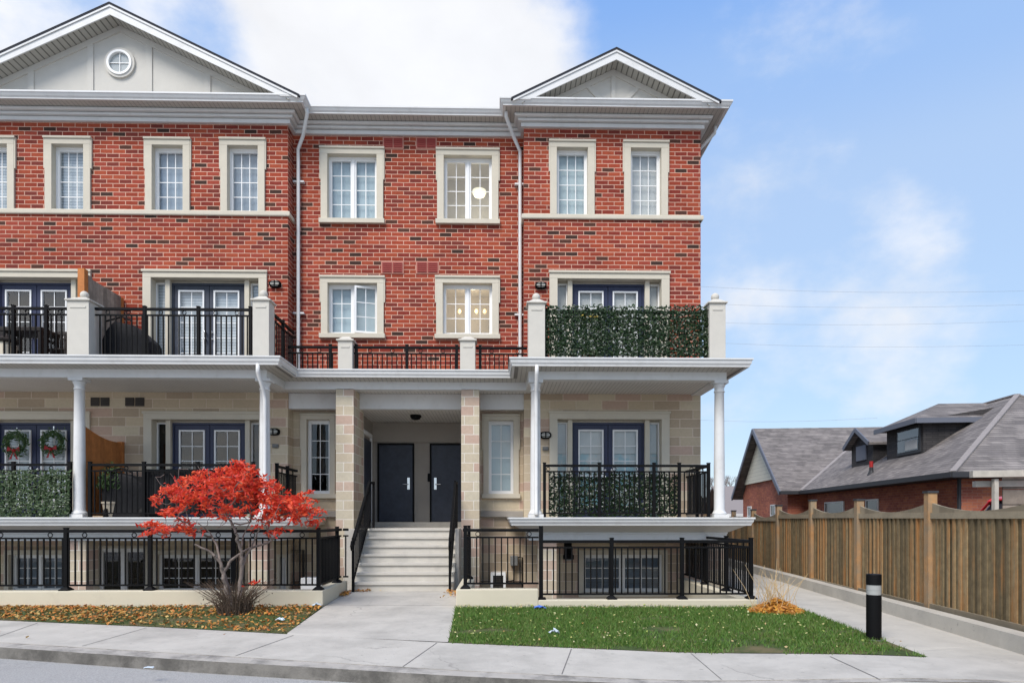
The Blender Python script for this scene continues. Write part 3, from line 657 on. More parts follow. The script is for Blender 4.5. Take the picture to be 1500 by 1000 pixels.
def window(side, px0, py0, px1, py1, Yw, kind, panes=1, nx=3, nz=4, sill=True, sw=.16, ears=True, glass='window_glass', open_right=False, deep=.12):
    y0 = Yw-.05; cx = (px0+px1)/2
    x0, x1 = X(px0, y0), X(px1, y0); z1, z0 = Z(py0, y0, cx), Z(py1, y0, cx)
    e = .03 if ears else 0; xa, xb = x0+e, x1-e
    m = MB(); yb = Yw+deep; zt = z1-sw; zs = z0+(.11 if sill else 0)
    m.box(xa, xa+sw, y0, yb, zs, zt); m.box(xb-sw, xb, y0, yb, zs, zt); m.box(xa, xb, y0, yb, zt, z1)
    if ears:
        ze = z1-.42*(z1-z0)
        for a, b in ((x0, xa), (xb, x1)): m.box(a, b, y0+.006, Yw+.02, ze, z1+.002)
        m.box(x0, x1, y0-.03, y0, z1-.035, z1+.015)
    if sill: m.box(x0-.005, x1+.005, y0-.045, yb+.01, z0, zs)
    w = m.build('window', 'cream_surround', T, bevel=.006)
    HOLES[side].append((xa+sw-.02, xb-sw+.02, zs-.02, zt+.02))
    ix0, ix1 = xa+sw, xb-sw; ys = Yw+deep+.05
    f = MB(); f.box(ix0-.03, ix0+.03, ys-.06, ys+.04, zs, zt); f.box(ix1-.03, ix1+.03, ys-.06, ys+.04, zs, zt); f.box(ix0+.03, ix1-.03, ys-.06, ys+.04, zs, zs+.04); f.box(ix0+.03, ix1-.03, ys-.06, ys+.04, zt-.05, zt)
    ax, bx = ix0+.03, ix1-.03; g = MB()
    if panes == 1: segs = [(ax, bx)]
    else:
        c = (ax+bx)/2; f.box(c-.03, c+.03, ys-.062, ys+.04, zs+.04, zt-.05); segs = [(ax, c-.03), (c+.03, bx)]
    for i, (a, b) in enumerate(segs):
        if open_right and i == 1:
            s = MB(); q = sash(s, a, b, zs+.04, zt-.05, ys-.01, .045, nx, nz); gp = MB(); gp.box(q[0], q[1], ys-.006, ys-.002, q[2], q[3])
            th = R(16)                     # casement swung outwards about its right-hand edge
            def rot(p): dx, dy = p[0]-b, p[1]-(ys-.05); return (b+dx*math.cos(th)-dy*math.sin(th), ys-.05+dx*math.sin(th)+dy*math.cos(th), p[2])
            s.v = [rot(p) for p in s.v]; gp.v = [rot(p) for p in gp.v]
            s.build('casement', 'white_paint', w); gp.build('pane', glass, w)
        else:
            q = sash(f, a, b, zs+.04, zt-.05, ys, .04, nx, nz); g.box(q[0], q[1], ys, ys+.006, q[2], q[3])
    f.build('frame', 'white_paint', w); g.build('pane', glass, w)
    blindbox(w, ix0, ix1, zs, zt, ys+.075, kind); return w
def door_unit(side, px0, py0, px1, floor, Yw, kind, nx=2, nz=5, glass='window_glass', sidekind='grey', door='navy_door'):
    y0 = Yw-.05; cx = (px0+px1)/2; x0, x1 = X(px0, y0), X(px1, y0); z1 = Z(py0, y0, cx); sw = .19; hd = .17
    m = MB(); yb = Yw+.22
    m.box(x0, x0+sw, y0, yb, floor, z1-hd); m.box(x1-sw, x1, y0, yb, floor, z1-hd); m.box(x0, x1, y0, yb, z1-hd, z1); m.box(x0-.02, x1+.02, y0-.03, y0, z1-.04, z1+.015)
    ix0, ix1, zt = x0+sw, x1-sw, z1-hd; c = (ix0+ix1)/2; dw = .87; mw = .11
    for a in (c-dw-mw, c+dw): m.box(a, a+mw, Yw+.08, yb+.05, floor, zt)
    m.box(ix0, ix1, yb+.0, yb+.05, zt-.05, zt-.001)
    w = m.build('balcony_door', 'cream_surround', T, bevel=.005)
    HOLES[side].append((x0+sw-.02, x1-sw+.02, floor-.02, zt+.02))
    yd = Yw+.2; g = MB(); f = MB(); k = MB(); zt2 = zt-.05
    k.box(c-dw, c-dw+.045, yd-.02, yd+.06, floor, zt2); k.box(c+dw-.045, c+dw, yd-.02, yd+.06, floor, zt2); k.box(c-dw+.045, c+dw-.045, yd-.02, yd+.06, zt2-.05, zt2)
    k.build('door_frame', door, w)
    for s in (-1, 1):
        a, b = (c-dw+.05, c-.006) if s < 0 else (c+.006, c+dw-.05); st = .125; lo = floor+.28; hi = zt2-.19
        d = MB(); d.box(a, a+st, yd, yd+.045, floor+.01, zt2-.055); d.box(b-st, b, yd, yd+.045, floor+.01, zt2-.055); d.box(a+st, b-st, yd, yd+.045, floor+.01, lo); d.box(a+st, b-st, yd, yd+.045, hi, zt2-.055)
        d.build('door_leaf', door, w, bevel=.004)
        q = sash(f, a+st-.02, b-st+.02, lo-.02, hi+.02, yd+.01, .035, nx, nz); g.box(q[0], q[1], yd+.012, yd+.018, q[2], q[3])
        h = MB(); hx = c+s*.075
        for hz in (.98, 1.14): h.tube([(hx, yd-.06, floor+hz), (hx, yd, floor+hz)], .016); h.ball((hx, yd-.065, floor+hz), .03)
        h.build('handle', 'chrome', w, smooth=True)
    for a, b in ((ix0, c-dw-mw), (c+dw+mw, ix1)): q = sash(f, a, b, floor+.1, zt2, yd+.03, .03, 1, 1); g.box(q[0], q[1], yd+.03, yd+.036, q[2], q[3])
    f.build('lite_frame', 'white_paint', w); g.build('pane', glass, w)
    blindbox(w, ix0, ix1, floor, zt, yd+.09, kind); return w

# third floor
for a, k in (((-48, 200, 22), 'slat'), ((63, 200.5, 133.7), 'slat'), ((210, 202, 279.3), 'grey'), ((320.5, 202.5, 389.3), 'grey')):
    window('L', a[0], a[1], a[2], 309.5, YB, k, sill=False)
window('R', 804, 205.4, 873, 314, YB, 'roller', nx=3, sill=False, glass='clear_glass'); window('R', 912.6, 206.4, 980.6, 315, YB, 'sheer', sill=False)
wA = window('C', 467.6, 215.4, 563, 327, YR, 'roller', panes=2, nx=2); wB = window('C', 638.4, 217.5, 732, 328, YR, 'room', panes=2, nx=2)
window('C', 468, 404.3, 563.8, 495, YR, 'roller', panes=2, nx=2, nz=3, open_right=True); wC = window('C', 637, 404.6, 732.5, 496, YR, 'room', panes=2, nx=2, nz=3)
# second floor doors, first floor doors
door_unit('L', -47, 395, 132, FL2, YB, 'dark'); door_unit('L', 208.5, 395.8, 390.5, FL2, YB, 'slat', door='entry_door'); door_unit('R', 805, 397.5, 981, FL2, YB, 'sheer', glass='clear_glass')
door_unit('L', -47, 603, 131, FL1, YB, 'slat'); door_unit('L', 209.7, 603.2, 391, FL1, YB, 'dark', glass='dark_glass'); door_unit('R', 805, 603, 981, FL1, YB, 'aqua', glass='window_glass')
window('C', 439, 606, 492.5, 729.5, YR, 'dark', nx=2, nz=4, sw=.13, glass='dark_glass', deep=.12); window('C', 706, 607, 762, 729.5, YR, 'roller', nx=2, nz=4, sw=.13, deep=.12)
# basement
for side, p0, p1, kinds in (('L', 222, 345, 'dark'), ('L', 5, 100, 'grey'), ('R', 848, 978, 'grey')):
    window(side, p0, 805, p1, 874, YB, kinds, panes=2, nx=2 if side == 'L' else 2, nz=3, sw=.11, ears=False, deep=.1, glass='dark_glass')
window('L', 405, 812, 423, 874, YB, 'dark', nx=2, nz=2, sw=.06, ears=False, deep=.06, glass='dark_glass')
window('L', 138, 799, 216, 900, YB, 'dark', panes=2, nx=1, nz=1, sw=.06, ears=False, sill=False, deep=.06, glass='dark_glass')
# lamps seen lit inside
lm = MB(); p = P(702, 284, 16.6); lm.lathe(p.x, p.y, [(.02, p.z+.09), (.17, p.z+.08), (.18, p.z+.03), (.13, p.z-.06), (.03, p.z-.08)], 20); lm.build('ceiling_lamp', 'lit_lamp', wB, smooth=True)
def roomlight(x, y, z, w, col, par):      # the light these lit lamps give their rooms
    d = bpy.data.lights.new('room_light', 'POINT'); d.energy = w; d.color = col; d.shadow_soft_size = .12; o = bpy.data.objects.new('room_light', d); COL.objects.link(o); o.location = Vector((x, y, z))-worldloc(par); o.parent = par
roomlight(p.x, 16.55, p.z-.3, 4.5, (1, .93, .8), wB)
for bx in (673, 698, 710):
    lm = MB(); p = P(bx, 456, 16.7); lm.ball(p, .042, sz=1.4); lm.build('bulb', 'lit_bulb', wC, smooth=True)

roomlight(X(690, 16.6), 16.55, Z(450, 16.6), 5, (1, .8, .55), wC)
ZS = 4.62                               # stone below, brick above (behind the porch roof)
wall('stone_wall', YB, BX[0], BX[1], -1.2, ZS, HOLES['L'], 'stone_block'); wall('brick_wall', YB, BX[0], BX[1], ZS, EAVE, HOLES['L'], 'red_brick')
wall('stone_wall', YB, BX[2], BX[3], -1.2, ZS, HOLES['R'], 'stone_block'); wall('brick_wall', YB, BX[2], BX[3], ZS, EAVE, HOLES['R'], 'red_brick')
wall('brick_wall', YR, BX[1], BX[2], ZS, EAVE, HOLES['C'], 'red_brick')
PLX = [X(492, 14.9), X(518, 14.9), X(675.6, 14.9), X(702, 14.9)]
wall('stone_wall', YR, BX[1], PLX[0]+.1, -1.2, ZS, HOLES['C'], 'stone_block'); wall('stone_wall', YR, PLX[3]-.1, BX[2], -1.2, ZS, HOLES['C'], 'stone_block')
m = MB()
for x, a, b in ((BX[1], YB, YR), (BX[2], YB, YR), (BX[3], YB, 27), (BX[0], YB, 27)): m.add([(x, a, ZS), (x, b, ZS), (x, b, EAVE), (x, a, EAVE)], [(0, 1, 2, 3)])
m.add([(BX[0], 27, -.2), (BX[3], 27, -.2), (BX[3], 27, EAVE), (BX[0], 27, EAVE)], [(0, 1, 2, 3)]); m.build('side_wall', 'red_brick', T)
m = MB()
for x, a, b in ((BX[1], YB, YR), (BX[2], YB, YR), (BX[3], YB, 27), (BX[0], YB, 27)): m.add([(x, a, -1.2), (x, b, -1.2), (x, b, ZS), (x, a, ZS)], [(0, 1, 2, 3)])
m.build('side_wall', 'stone_block', T)
# stone band courses
sc = lambda py, px: Z(py, YB-.04, px)
m = MB(); a, b = sc(316.5, 430), sc(309.5, 430)
for path in ([(BX[0], YB), (BX[1], YB), (BX[1], YR)], [(BX[2], YR), (BX[2], YB), (BX[3], YB), (BX[3], 27)]): m.sweep(path, [(-.02, a), (.045, a), (.055, a+.02), (.055, b-.02), (.04, b), (-.02, b)])
m.build('string_course', 'cream_surround', T)
m = MB(); a, b = Z(757, YR, 600), Z(748, YR, 600)
m.box(BX[1], PLX[0], YR-.09, YR+.02, a, b); m.box(PLX[3], BX[2], YR-.09, YR+.02, a, b); m.build('stone_ledge', 'taupe_stucco', T, bevel=.01)
# vents
for grp, pl in (('brick_red_vent', ((562.5, 589.5, 202.7, 216), (611, 638, 203, 216.5), (560, 589.5, 384.5, 399), (611, 641, 384.5, 399))),):
    for x0, x1, y0, y1 in pl:
        Yv = YR-.012; a, b, c, d = X(x0, Yv), X(x1, Yv), Z(y1, Yv, x0), Z(y0, Yv, x0); m = MB()
        m.box(a-.03, b+.03, Yv-.004, YR+.02, c-.03, d+.03, 1); mid = (a+b)/2
        for p, q in ((a, mid-.012), (mid+.012, b)):
            m.box(p, q, Yv-.018, Yv, c, d, 0)
            for k in range(5): z = c+(d-c)*(k+.5)/5; m.box(p+.02, q-.02, Yv-.028, Yv-.018, z-.006, z+.006, 0)
        m.build('wall_vent', ['brick_red_vent', 'vent_frame'], T)
for x0, x1 in ((133, 160), (183.5, 211)):
    Yv = YB-.012; a, b, c, d = X(x0, Yv), X(x1, Yv), Z(594.5, Yv, x0), Z(582, Yv, x0); mid = (a+b)/2; m = MB()
    for p, q in ((a, mid-.015), (mid+.015, b)):
        m.box(p, q, Yv-.01, YB+.02, c, d)
        for k in range(5): z = c+(d-c)*(k+.5)/5; m.box(p+.02, q-.02, Yv-.02, Yv-.01, z-.006, z+.006)
    m.build('wall_vent', 'dark_vent', T)

# eaves
EP = [(BX[0], 27), (BX[0], YB), (BX[1], YB), (BX[1], YR), (BX[2], YR), (BX[2], YB), (BX[3], YB), (BX[3], 27)]
GT = 11.085
m = MB()
m.sweep(EP, [(-.02, 10.71), (.07, 10.71), (.07, 10.80), (.055, 10.805), (-.02, 10.805)])
m.sweep(EP, [(-.02, 10.815), (.14, 10.815), (.145, 10.83), (.145, 10.865), (-.02, 10.87)])
m.sweep(EP, [(-.02, 10.88), (.205, 10.88), (.225, 10.90), (.225, 10.935), (-.02, 10.94)])
m.build('frieze', 'white_trim', T)
m = MB(); m.sweep(EP, [(-.02, 10.952), (.47, 10.952), (.47, 10.985), (-.02, 10.985)]); m.build('soffit', 'soffit', T)
m = MB(); m.sweep(EP, [(.44, 10.945), (.50, 10.935), (.50, 10.96), (.53, 10.99), (.56, 11.04), (.575, 11.05), (.575, GT), (.555, GT), (.54, 11.06), (.44, 11.06)]); m.build('gutter', 'white_trim', T)
# main roof (low pitch, out of sight from the street) and gable roofs
m = MB(); m.add([(BX[0]-.4, YB-.1, 11.04), (BX[3]+.5, YB-.1, 11.04), (BX[3]+.5, 21.3, 13.0), (BX[0]-.4, 21.3, 13.0), (BX[3]+.5, 27.5, 11.04), (BX[0]-.4, 27.5, 11.04)], [(0, 1, 2, 3), (3, 2, 4, 5), (1, 4, 2), (0, 3, 5)])
m.build('roof', 'shingle_dark', T)
def gable(ax, az, hw, slope, yf, yw, yb, panels, trim):
    zb = az-hw*slope
    r = MB()
    for s in (-1, 1):
        p = [(ax, az), (ax+s*(hw+.05), az-(hw+.05)*slope), (ax+s*(hw+.05), az-(hw+.05)*slope-.05), (ax, az-.05)]
        r.prism_y(p, yf-.03, yb)
    ro = r.build('gable_roof', 'shingle_dark', T)
    t = MB()
    for s in (-1, 1):
        fw = .215
        p = [(ax, az-.052), (ax+s*hw, az-.052-hw*slope), (ax+s*(hw-.38), az-.052-hw*slope), (ax, az-.052-fw)]
        t.prism_y(p, yf, yf+.03)
        t.prism_y([(ax, az-.052), (ax+s*hw, az-.052-hw*slope), (ax+s*hw, az-.10-hw*slope), (ax, az-.10)], yf-.022, yf-.001)
    t.build('rake_fascia', 'white_trim', T)
    so = MB()
    for s in (-1, 1):
        p = [(ax, az-.20), (ax+s*(hw-.2), az-.20-(hw-.2)*slope), (ax+s*(hw-.2), az-.215-(hw-.2)*slope), (ax, az-.215)]
        so.prism_y(p, yf+.03, yw+.1)
    so.build('gable_soffit', 'gable_soffit', T)
    g = MB(); hh = hw-.3
    g.prism_y([(ax-hh, zb-.05), (ax+hh, zb-.05), (ax+hh, az-hh*slope-.21), (ax, az-.21), (ax-hh, az-hh*slope-.21)], yw, yw+.05)
    g.build('gable_wall', 'stucco', T)
    b = MB()
    for s in (-1, 1):
        p = [(ax, az-.22), (ax+s*(hw-.3), az-.22-(hw-.3)*slope), (ax+s*(hw-.3), az-.36-(hw-.3)*slope), (ax, az-.36)]; b.prism_y(p, yw-.03, yw+.01)
    for q in trim: b.prism_y(q, yw-.027, yw+.01)
    b.build('gable_trim', 'stucco', T)
YG = 15.35
ax = X(161.5, 14.95); az = Z(5, 14.95, 161)
def vb(px, w=.14): x = X(px, YG); return [(x-w/2, 10.95), (x+w/2, 10.95), (x+w/2, az-.3-abs(x-ax)*.475), (x-w/2, az-.3-abs(x-ax)*.475)]
gable(ax, az, ax*-1-4.53, .475, 14.93, YG, 22, None, [vb(46), vb(133), vb(219), vb(304.5)])
cx, cz = X(176.6, YG), Z(93.7, YG, 176)
def disc(m, r0, r1, y0, y1, mi=0, n=40):
    vs = []; 
    for i in range(n):
        c, s = math.cos(2*math.pi*i/n), math.sin(2*math.pi*i/n)
        vs += [(cx+r0*c, y0, cz+r0*s), (cx+r1*c, y0, cz+r1*s), (cx+r1*c, y1, cz+r1*s), (cx+r0*c, y1, cz+r0*s)]
    m.add(vs, [(4*i+j, 4*i+(j+1) % 4, 4*((i+1) % n)+(j+1) % 4, 4*((i+1) % n)+j)[::-1] for i in range(n) for j in range(4)], mi)
m = MB(); disc(m, .28, .345, YG-.05, YG+.02, 0); disc(m, .235, .285, YG-.075, YG+.02, 1); m.box(cx-.235, cx+.235, YG-.03, YG-.02, cz-.008, cz+.008, 1); m.box(cx-.008, cx+.008, YG-.032, YG-.019, cz-.235, cz+.235, 1)
rw = m.build('round_window', ['stucco', 'white_paint'], T)
m = MB(); disc(m, .001, .24, YG-.018, YG-.012); m.build('pane', 'window_glass', rw); m = MB(); disc(m, .001, .24, YG-.010, YG-.004); m.build('blind', 'sheer_blind', rw)
ax2 = X(902.8, 14.95); az2 = Z(71, 14.95, 902); bx2, bz2 = X(898, YG), 11.0
dg = []
for s in (-1, 1):
    p0 = Vector((bx2+s*.05, 11.05)); p1 = Vector((bx2+s*.65, 11.05+.62)); d = (p1-p0).normalized(); n = Vector((-d.y, d.x))*.05
    dg.append([tuple(p0-n), tuple(p0+n), tuple(p1+n), tuple(p1-n)] if s > 0 else [tuple(p0+n), tuple(p0-n), tuple(p1-n), tuple(p1+n)])
gable(ax2, az2, 2.36, .49, 14.93, YG, 20, None, [[(ax2-.05, 10.95), (ax2+.05, 10.95), (ax2+.05, az2-.3), (ax2-.05, az2-.3)]]+dg)

# upper porch roofs / balcony edges: one continuous edge
PP = [(-14, 13.76), (-4.81, 13.76), (-4.81, 14.9), (.65, 14.9), (.65, 13.76), (4.84, 13.76), (4.84, YB)]
m = MB(); m.sweep(PP, [(.30, 4.60), (.355, 4.60), (.36, 4.63), (.385, 4.67), (.395, 4.735), (.415, 4.74), (.415, 4.77), (.38, 4.77), (.30, 4.755)]); m.build('balcony_gutter', 'white_trim', T)
m = MB(); m.sweep(PP, [(-.02, 4.565), (.32, 4.63), (.32, 4.65), (-.02, 4.60)]); m.build('balcony_soffit', 'soffit', T)
m = MB(); m.sweep(PP, [(-.24, 4.40), (.0, 4.40), (.0, 4.565), (.02, 4.59), (-.24, 4.60)]); m.build('porch_beam', 'white_trim', T)
m = MB(); m.box(-14, -4.85, 13.6, YB, 4.61, FL2-.002); m.box(.69, 4.8, 13.6, YB, 4.61, FL2-.002); m.box(-4.83, .67, 14.75, YR, 4.612, FL2-.004); m.box(-4.85, -4.45, 13.6, 14.75, 4.61, FL2-.01); m.box(.28, .69, 13.6, 14.75, 4.61, FL2-.01); m.box(4.8, 5.2, 13.6, YB, 4.61, FL2-.01)
m.build('balcony_floor', 'patio_floor', T)
m = MB(); m.box(-14, -5.05, 13.98, YB, 4.43, 4.46); m.box(.89, 4.6, 13.98, YB, 4.43, 4.46); m.box(-5.05, .89, 15.12, YR, 4.43, 4.46); m.build('porch_ceiling', 'porch_ceiling', T)
# entry: beam, ceiling, pillars, back wall, doors
m = MB(); za, zb = Z(599, 15.55, 600), Z(579, 15.55, 600)
for a, b in ((BX[1], PLX[0]), (PLX[1], PLX[2]), (PLX[3], BX[2])): m.box(a, b, 15.55, 15.75, za, 4.425)
m.build('entry_beam', 'white_trim', T)
YE = 17.8; EXL, EXR = X(546, YE), PLX[2]+.02
m = MB(); m.box(EXL-.05, EXR+.3, 15.76, YE, za+.01, za+.05); m.build('entry_ceiling', 'porch_ceiling', T)
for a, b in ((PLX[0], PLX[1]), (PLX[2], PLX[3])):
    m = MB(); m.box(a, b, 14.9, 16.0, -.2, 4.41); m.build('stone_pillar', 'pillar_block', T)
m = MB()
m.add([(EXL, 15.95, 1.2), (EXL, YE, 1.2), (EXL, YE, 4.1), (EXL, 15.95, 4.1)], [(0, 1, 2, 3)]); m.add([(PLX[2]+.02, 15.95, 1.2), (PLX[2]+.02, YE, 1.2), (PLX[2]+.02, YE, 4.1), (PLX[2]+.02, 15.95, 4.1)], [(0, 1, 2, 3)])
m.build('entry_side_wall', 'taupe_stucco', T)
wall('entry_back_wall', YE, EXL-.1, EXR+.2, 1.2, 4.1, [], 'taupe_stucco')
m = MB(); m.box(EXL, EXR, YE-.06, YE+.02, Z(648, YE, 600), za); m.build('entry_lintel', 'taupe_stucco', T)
ZT = 1.39
for a, b, hs in ((555.5, 604.8, 1), (632, 677, -1)):
    x0, x1, zt = X(a, YE), X(b, YE), Z(651.5, YE, 600); m = MB()
    m.box(x0-.04, x0, YE-.05, YE+.02, ZT, zt+.04); m.box(x1, x1+.04, YE-.05, YE+.02, ZT, zt+.04); m.box(x0, x1, YE-.05, YE+.02, zt, zt+.04)
    d = m.build('entry_door', 'black_metal', T)
    m = MB(); m.box(x0+.004, x1-.004, YE-.03, YE+.02, ZT+.01, zt-.004); m.build('door_leaf', 'entry_door', d, bevel=.004)
    hx = x1-.11 if hs > 0 else x0+.11; hz = Z(708, YE, 600); m = MB(); m.box(hx-.035, hx+.035, YE-.055, YE-.03, hz-.16, hz+.16); m.tube([(hx, YE-.055, hz-.02), (hx, YE-.10, hz-.02), (hx-hs*.15, YE-.10, hz-.02)], .012); m.build('handle', 'chrome', d, bevel=.004)
m = MB(); m.box(EXL+.004, EXL+.05, 16.35, 17.35, ZT, 3.5); m.box(EXL+.004, EXL+.06, 16.25, 16.35, ZT, 3.6, 1); m.box(EXL+.004, EXL+.06, 17.35, 17.45, ZT, 3.6, 1); m.box(EXL+.004, EXL+.06, 16.25, 17.45, 3.6, 3.7, 1); m.build('side_door', ['entry_door', 'white_paint'], T)
p = P(628.6, 699, YE-.03); m = MB(); m.box(p.x-.04, p.x+.04, YE-.04, YE, p.z-.11, p.z+.11); m.build('intercom', 'black_metal', T, bevel=.01)

# lower porch: floor, edge, columns
LP = [(-14, 13.80), (-4.55, 13.80), (-4.55, YR)]; RP = [(.66, YR), (.66, 13.80), (4.86, 13.80), (4.86, YB)]
for path in (LP, RP):
    m = MB(); m.sweep(path, [(.28, 1.335), (.375, 1.335), (.385, 1.37), (.41, 1.41), (.42, 1.465), (.44, 1.47), (.44, FL1+.005), (.28, FL1+.005)]); m.build('porch_gutter', 'white_trim', T)
    m = MB(); m.sweep(path, [(-.02, 1.19), (.02, 1.19), (.30, 1.33), (.30, 1.345), (-.02, 1.25)]); m.build('porch_soffit', 'stucco', T)
    m = MB(); m.sweep(path, [(-.24, 1.02), (.0, 1.02), (.0, 1.15), (.015, 1.16), (.015, 1.20), (-.24, 1.20)]); m.build('porch_fascia', 'white_trim', T)
m = MB(); m.box(-14, -4.30, 13.55, YB, 1.34, FL1); m.box(.41, 5.1, 13.55, YB, 1.34, FL1); m.build('porch_floor', 'concrete', T)
m = MB(); m.box(-14, -4.8, 14.05, YB, 1.18, 1.20); m.box(.9, 4.6, 14.05, YB, 1.18, 1.20); m.build('patio_ceiling', 'stucco', T)
def column(px):
    cx = X(px, 13.9); cy = 13.9; m = MB(); r = .112
    m.box(cx-.16, cx+.16, cy-.16, cy+.16, FL1+.005, FL1+.07); m.box(cx-.15, cx+.15, cy-.15, cy+.15, 4.34, 4.40)
    m.lathe(cx, cy, [(.15, FL1+.07), (.15, FL1+.10), (.125, FL1+.13), (r, FL1+.17), (r, 2.6), (r*.93, 3.4), (r*.88, 4.16), (r*1.0, 4.17), (r*1.0, 4.19), (r*.88, 4.2), (r*.9, 4.26), (.12, 4.30), (.135, 4.34)], 28)
    o = m.build('porch_column', 'white_trim', T, smooth=False)
    for f in o.data.polygons: f.use_smooth = len(f.vertices) == 4 and abs(f.normal.z) < .6 and f.index > 11
for px in (116.5, 388, 784.5, 1053.6): column(px)
for a, b in ((-.13, .13),):
    for px in (113, 378, 802, 1050):
        cx = X(px, 13.85); m = MB(); m.box(cx-.19, cx+.19, 13.83, 14.25, -1.2, 1.03); m.build('patio_pillar', 'pillar_block', T)
# newel posts on the balconies
def newel(x0, x1, yf, zt, ball=True):
    m = MB(); yb = yf+(x1-x0); c = (x0+x1)/2; cy = (yf+yb)/2; w = (x1-x0)/2
    m.box(x0, x1, yf, yb, FL2-.02, zt); m.box(x0-.035, x1+.035, yf-.035, yb+.035, zt, zt+.035)
    h = w+.01; m.add([(c-h, cy-h, zt+.035), (c+h, cy-h, zt+.035), (c+h, cy+h, zt+.035), (c-h, cy+h, zt+.035), (c-.07, cy-.07, zt+.12), (c+.07, cy-.07, zt+.12), (c+.07, cy+.07, zt+.12), (c-.07, cy+.07, zt+.12)], [(0, 1, 5, 4), (1, 2, 6, 5), (2, 3, 7, 6), (3, 0, 4, 7), (4, 5, 6, 7)])
    m.box(x0+.06, x1-.06, yf-.012, yf+.01, zt-.15, zt-.11)
    if ball: m.ball((c, cy, zt+.18), .085, n=16)
    return m.build('newel_post', 'newel_stucco', T, bevel=.005)
newel(X(98, 13.6), X(130, 13.6), 13.6, Z(440, 13.6, 100)); newel(X(370, 13.6), X(394, 13.6), 13.6, Z(440, 13.6, 380)); newel(X(774, 13.6), X(798.4, 13.6), 13.6, Z(444, 13.6, 780)); newel(X(1039.6, 13.6), X(1063, 13.6), 13.6, Z(444, 13.6, 1050))
newel(X(495, 14.7), X(516, 14.7), 14.7, Z(499, 14.7, 500), False); newel(X(674, 14.7), X(696, 14.7), 14.7, Z(499, 14.7, 690), False)

# railings
def railing(parent, p, q, zb, h, posts=(), rings=(), mid=.15, gap=.108, rw=.055, bot=.09, name='railing', foot=False, posth=.06):
    p, q = Vector((p[0], p[1], 0)), Vector((q[0], q[1], 0)); d = (q-p).normalized(); n = (q-p).length; up = Vector((0, 0, 1)); m = MB()
    zt = zb+h
    m.bar(p+up*(zt-.025), q+up*(zt-.025), rw, .05); m.bar(p+up*(zt-mid), q+up*(zt-mid), .035, .03); m.bar(p+up*(zb+bot), q+up*(zb+bot), .035, .03)
    k = max(2, int(round(n/gap)))
    for i in range(1, k):
        c = p+d*(n*i/k); m.bar(c+up*(zb+bot+.01), c+up*(zt-mid-.01), .023, .023)
    for t in rings:
        c = p+d*t; m.ring(c+up*(zt-.05-(mid-.065)/2), d, (mid-.065)/2-.004, .006)
    r = m.build(name, 'black_metal', parent)
    for t in posts:
        c = p+d*t; b = MB(); b.bar(c+up*zb, c+up*(zt+posth*.5), .062, .062); b.bar(c+up*(zt+posth*.5), c+up*(zt+posth*.5+.012), .075, .075)
        if foot: b.add([c+Vector((sx*w, sy*w, z)) for w, z in ((.085, zb), (.085, zb+.015), (.04, zb+.06)) for sx, sy in ((-1, -1), (1, -1), (1, 1), (-1, 1))], [(i*4+j, i*4+(j+1) % 4, i*4+4+(j+1) % 4, i*4+4+j) for i in range(2) for j in range(4)])
        b.build('post', 'black_metal', r)
    return r
YU = 13.82
def seg(a, b, Y): return (X(a, Y), Y), (X(b, Y), Y)
def at(px, a, Y): return X(px, Y)-X(a, Y)
p, q = seg(-40, 98, YU); railing(T, p, q, FL2, 1.12, [at(v, -40, YU) for v in (20, 68)], [at(v, -40, YU) for v in (-8, 6, 40, 88)])
p, q = seg(131, 370, YU); railing(T, p, q, FL2, 1.12, [at(v, 131, YU) for v in (134, 212, 290.7, 367)], [at(v, 131, YU) for v in (158, 188, 235.5, 270, 316, 347)])
railing(T, (X(395, 13.82)-.02, 13.98), (X(395, 13.82)-.02, YB), FL2, 1.12, [.75], [.3, 1.1])
railing(T, (-4.72, 14.85), (PLX[0]+.05, 14.85), FL2, .62, [.95], [.3, .7], mid=.16)
p, q = seg(517, 674, 14.85); railing(T, p, q, FL2, .62, [at(v, 517, 14.85) for v in (522, 596, 669)], [at(v, 517, 14.85) for v in (542, 575, 616, 649)], mid=.16)
p, q = seg(697, 772, 14.85); railing(T, p, q, FL2, .62, [.1], [.36, .95], mid=.16)
p, q = seg(799, 1040, YU); railing(T, p, q, FL2, 1.12, [.02, 1.15, 2.3, 3.4], [.4, .8, 1.5, 1.9, 2.7, 3.0])
# lower porch
p, q = seg(-40, 105, YU); railing(T, p, q, FL1, 1.12, [at(v, -40, YU) for v in (20, 102.5)], [at(v, -40, YU) for v in (45, 75)])
p, q = seg(131, 372, YU); railing(T, p, q, FL1, 1.12, [at(v, 131, YU) for v in (132, 211, 290, 371)], [at(v, 131, YU) for v in (158, 185, 237, 264, 317, 345)])
railing(T, (-4.72, 14.1), (-4.72, YB), FL1, 1.12, [.02, .72], [.35, 1.1])
p, q = seg(797, 1039, YU); railing(T, p, q, FL1, 1.12, [at(v, 797, YU) for v in (797.6, 878, 958, 995, 1037.8)], [at(v, 797, YU) for v in (803, 838, 900, 935, 1013)])
railing(T, (X(1039, YU), YU+.05), (X(1039, YU), YB), FL1, 1.12, [.8], [.4, 1.2])

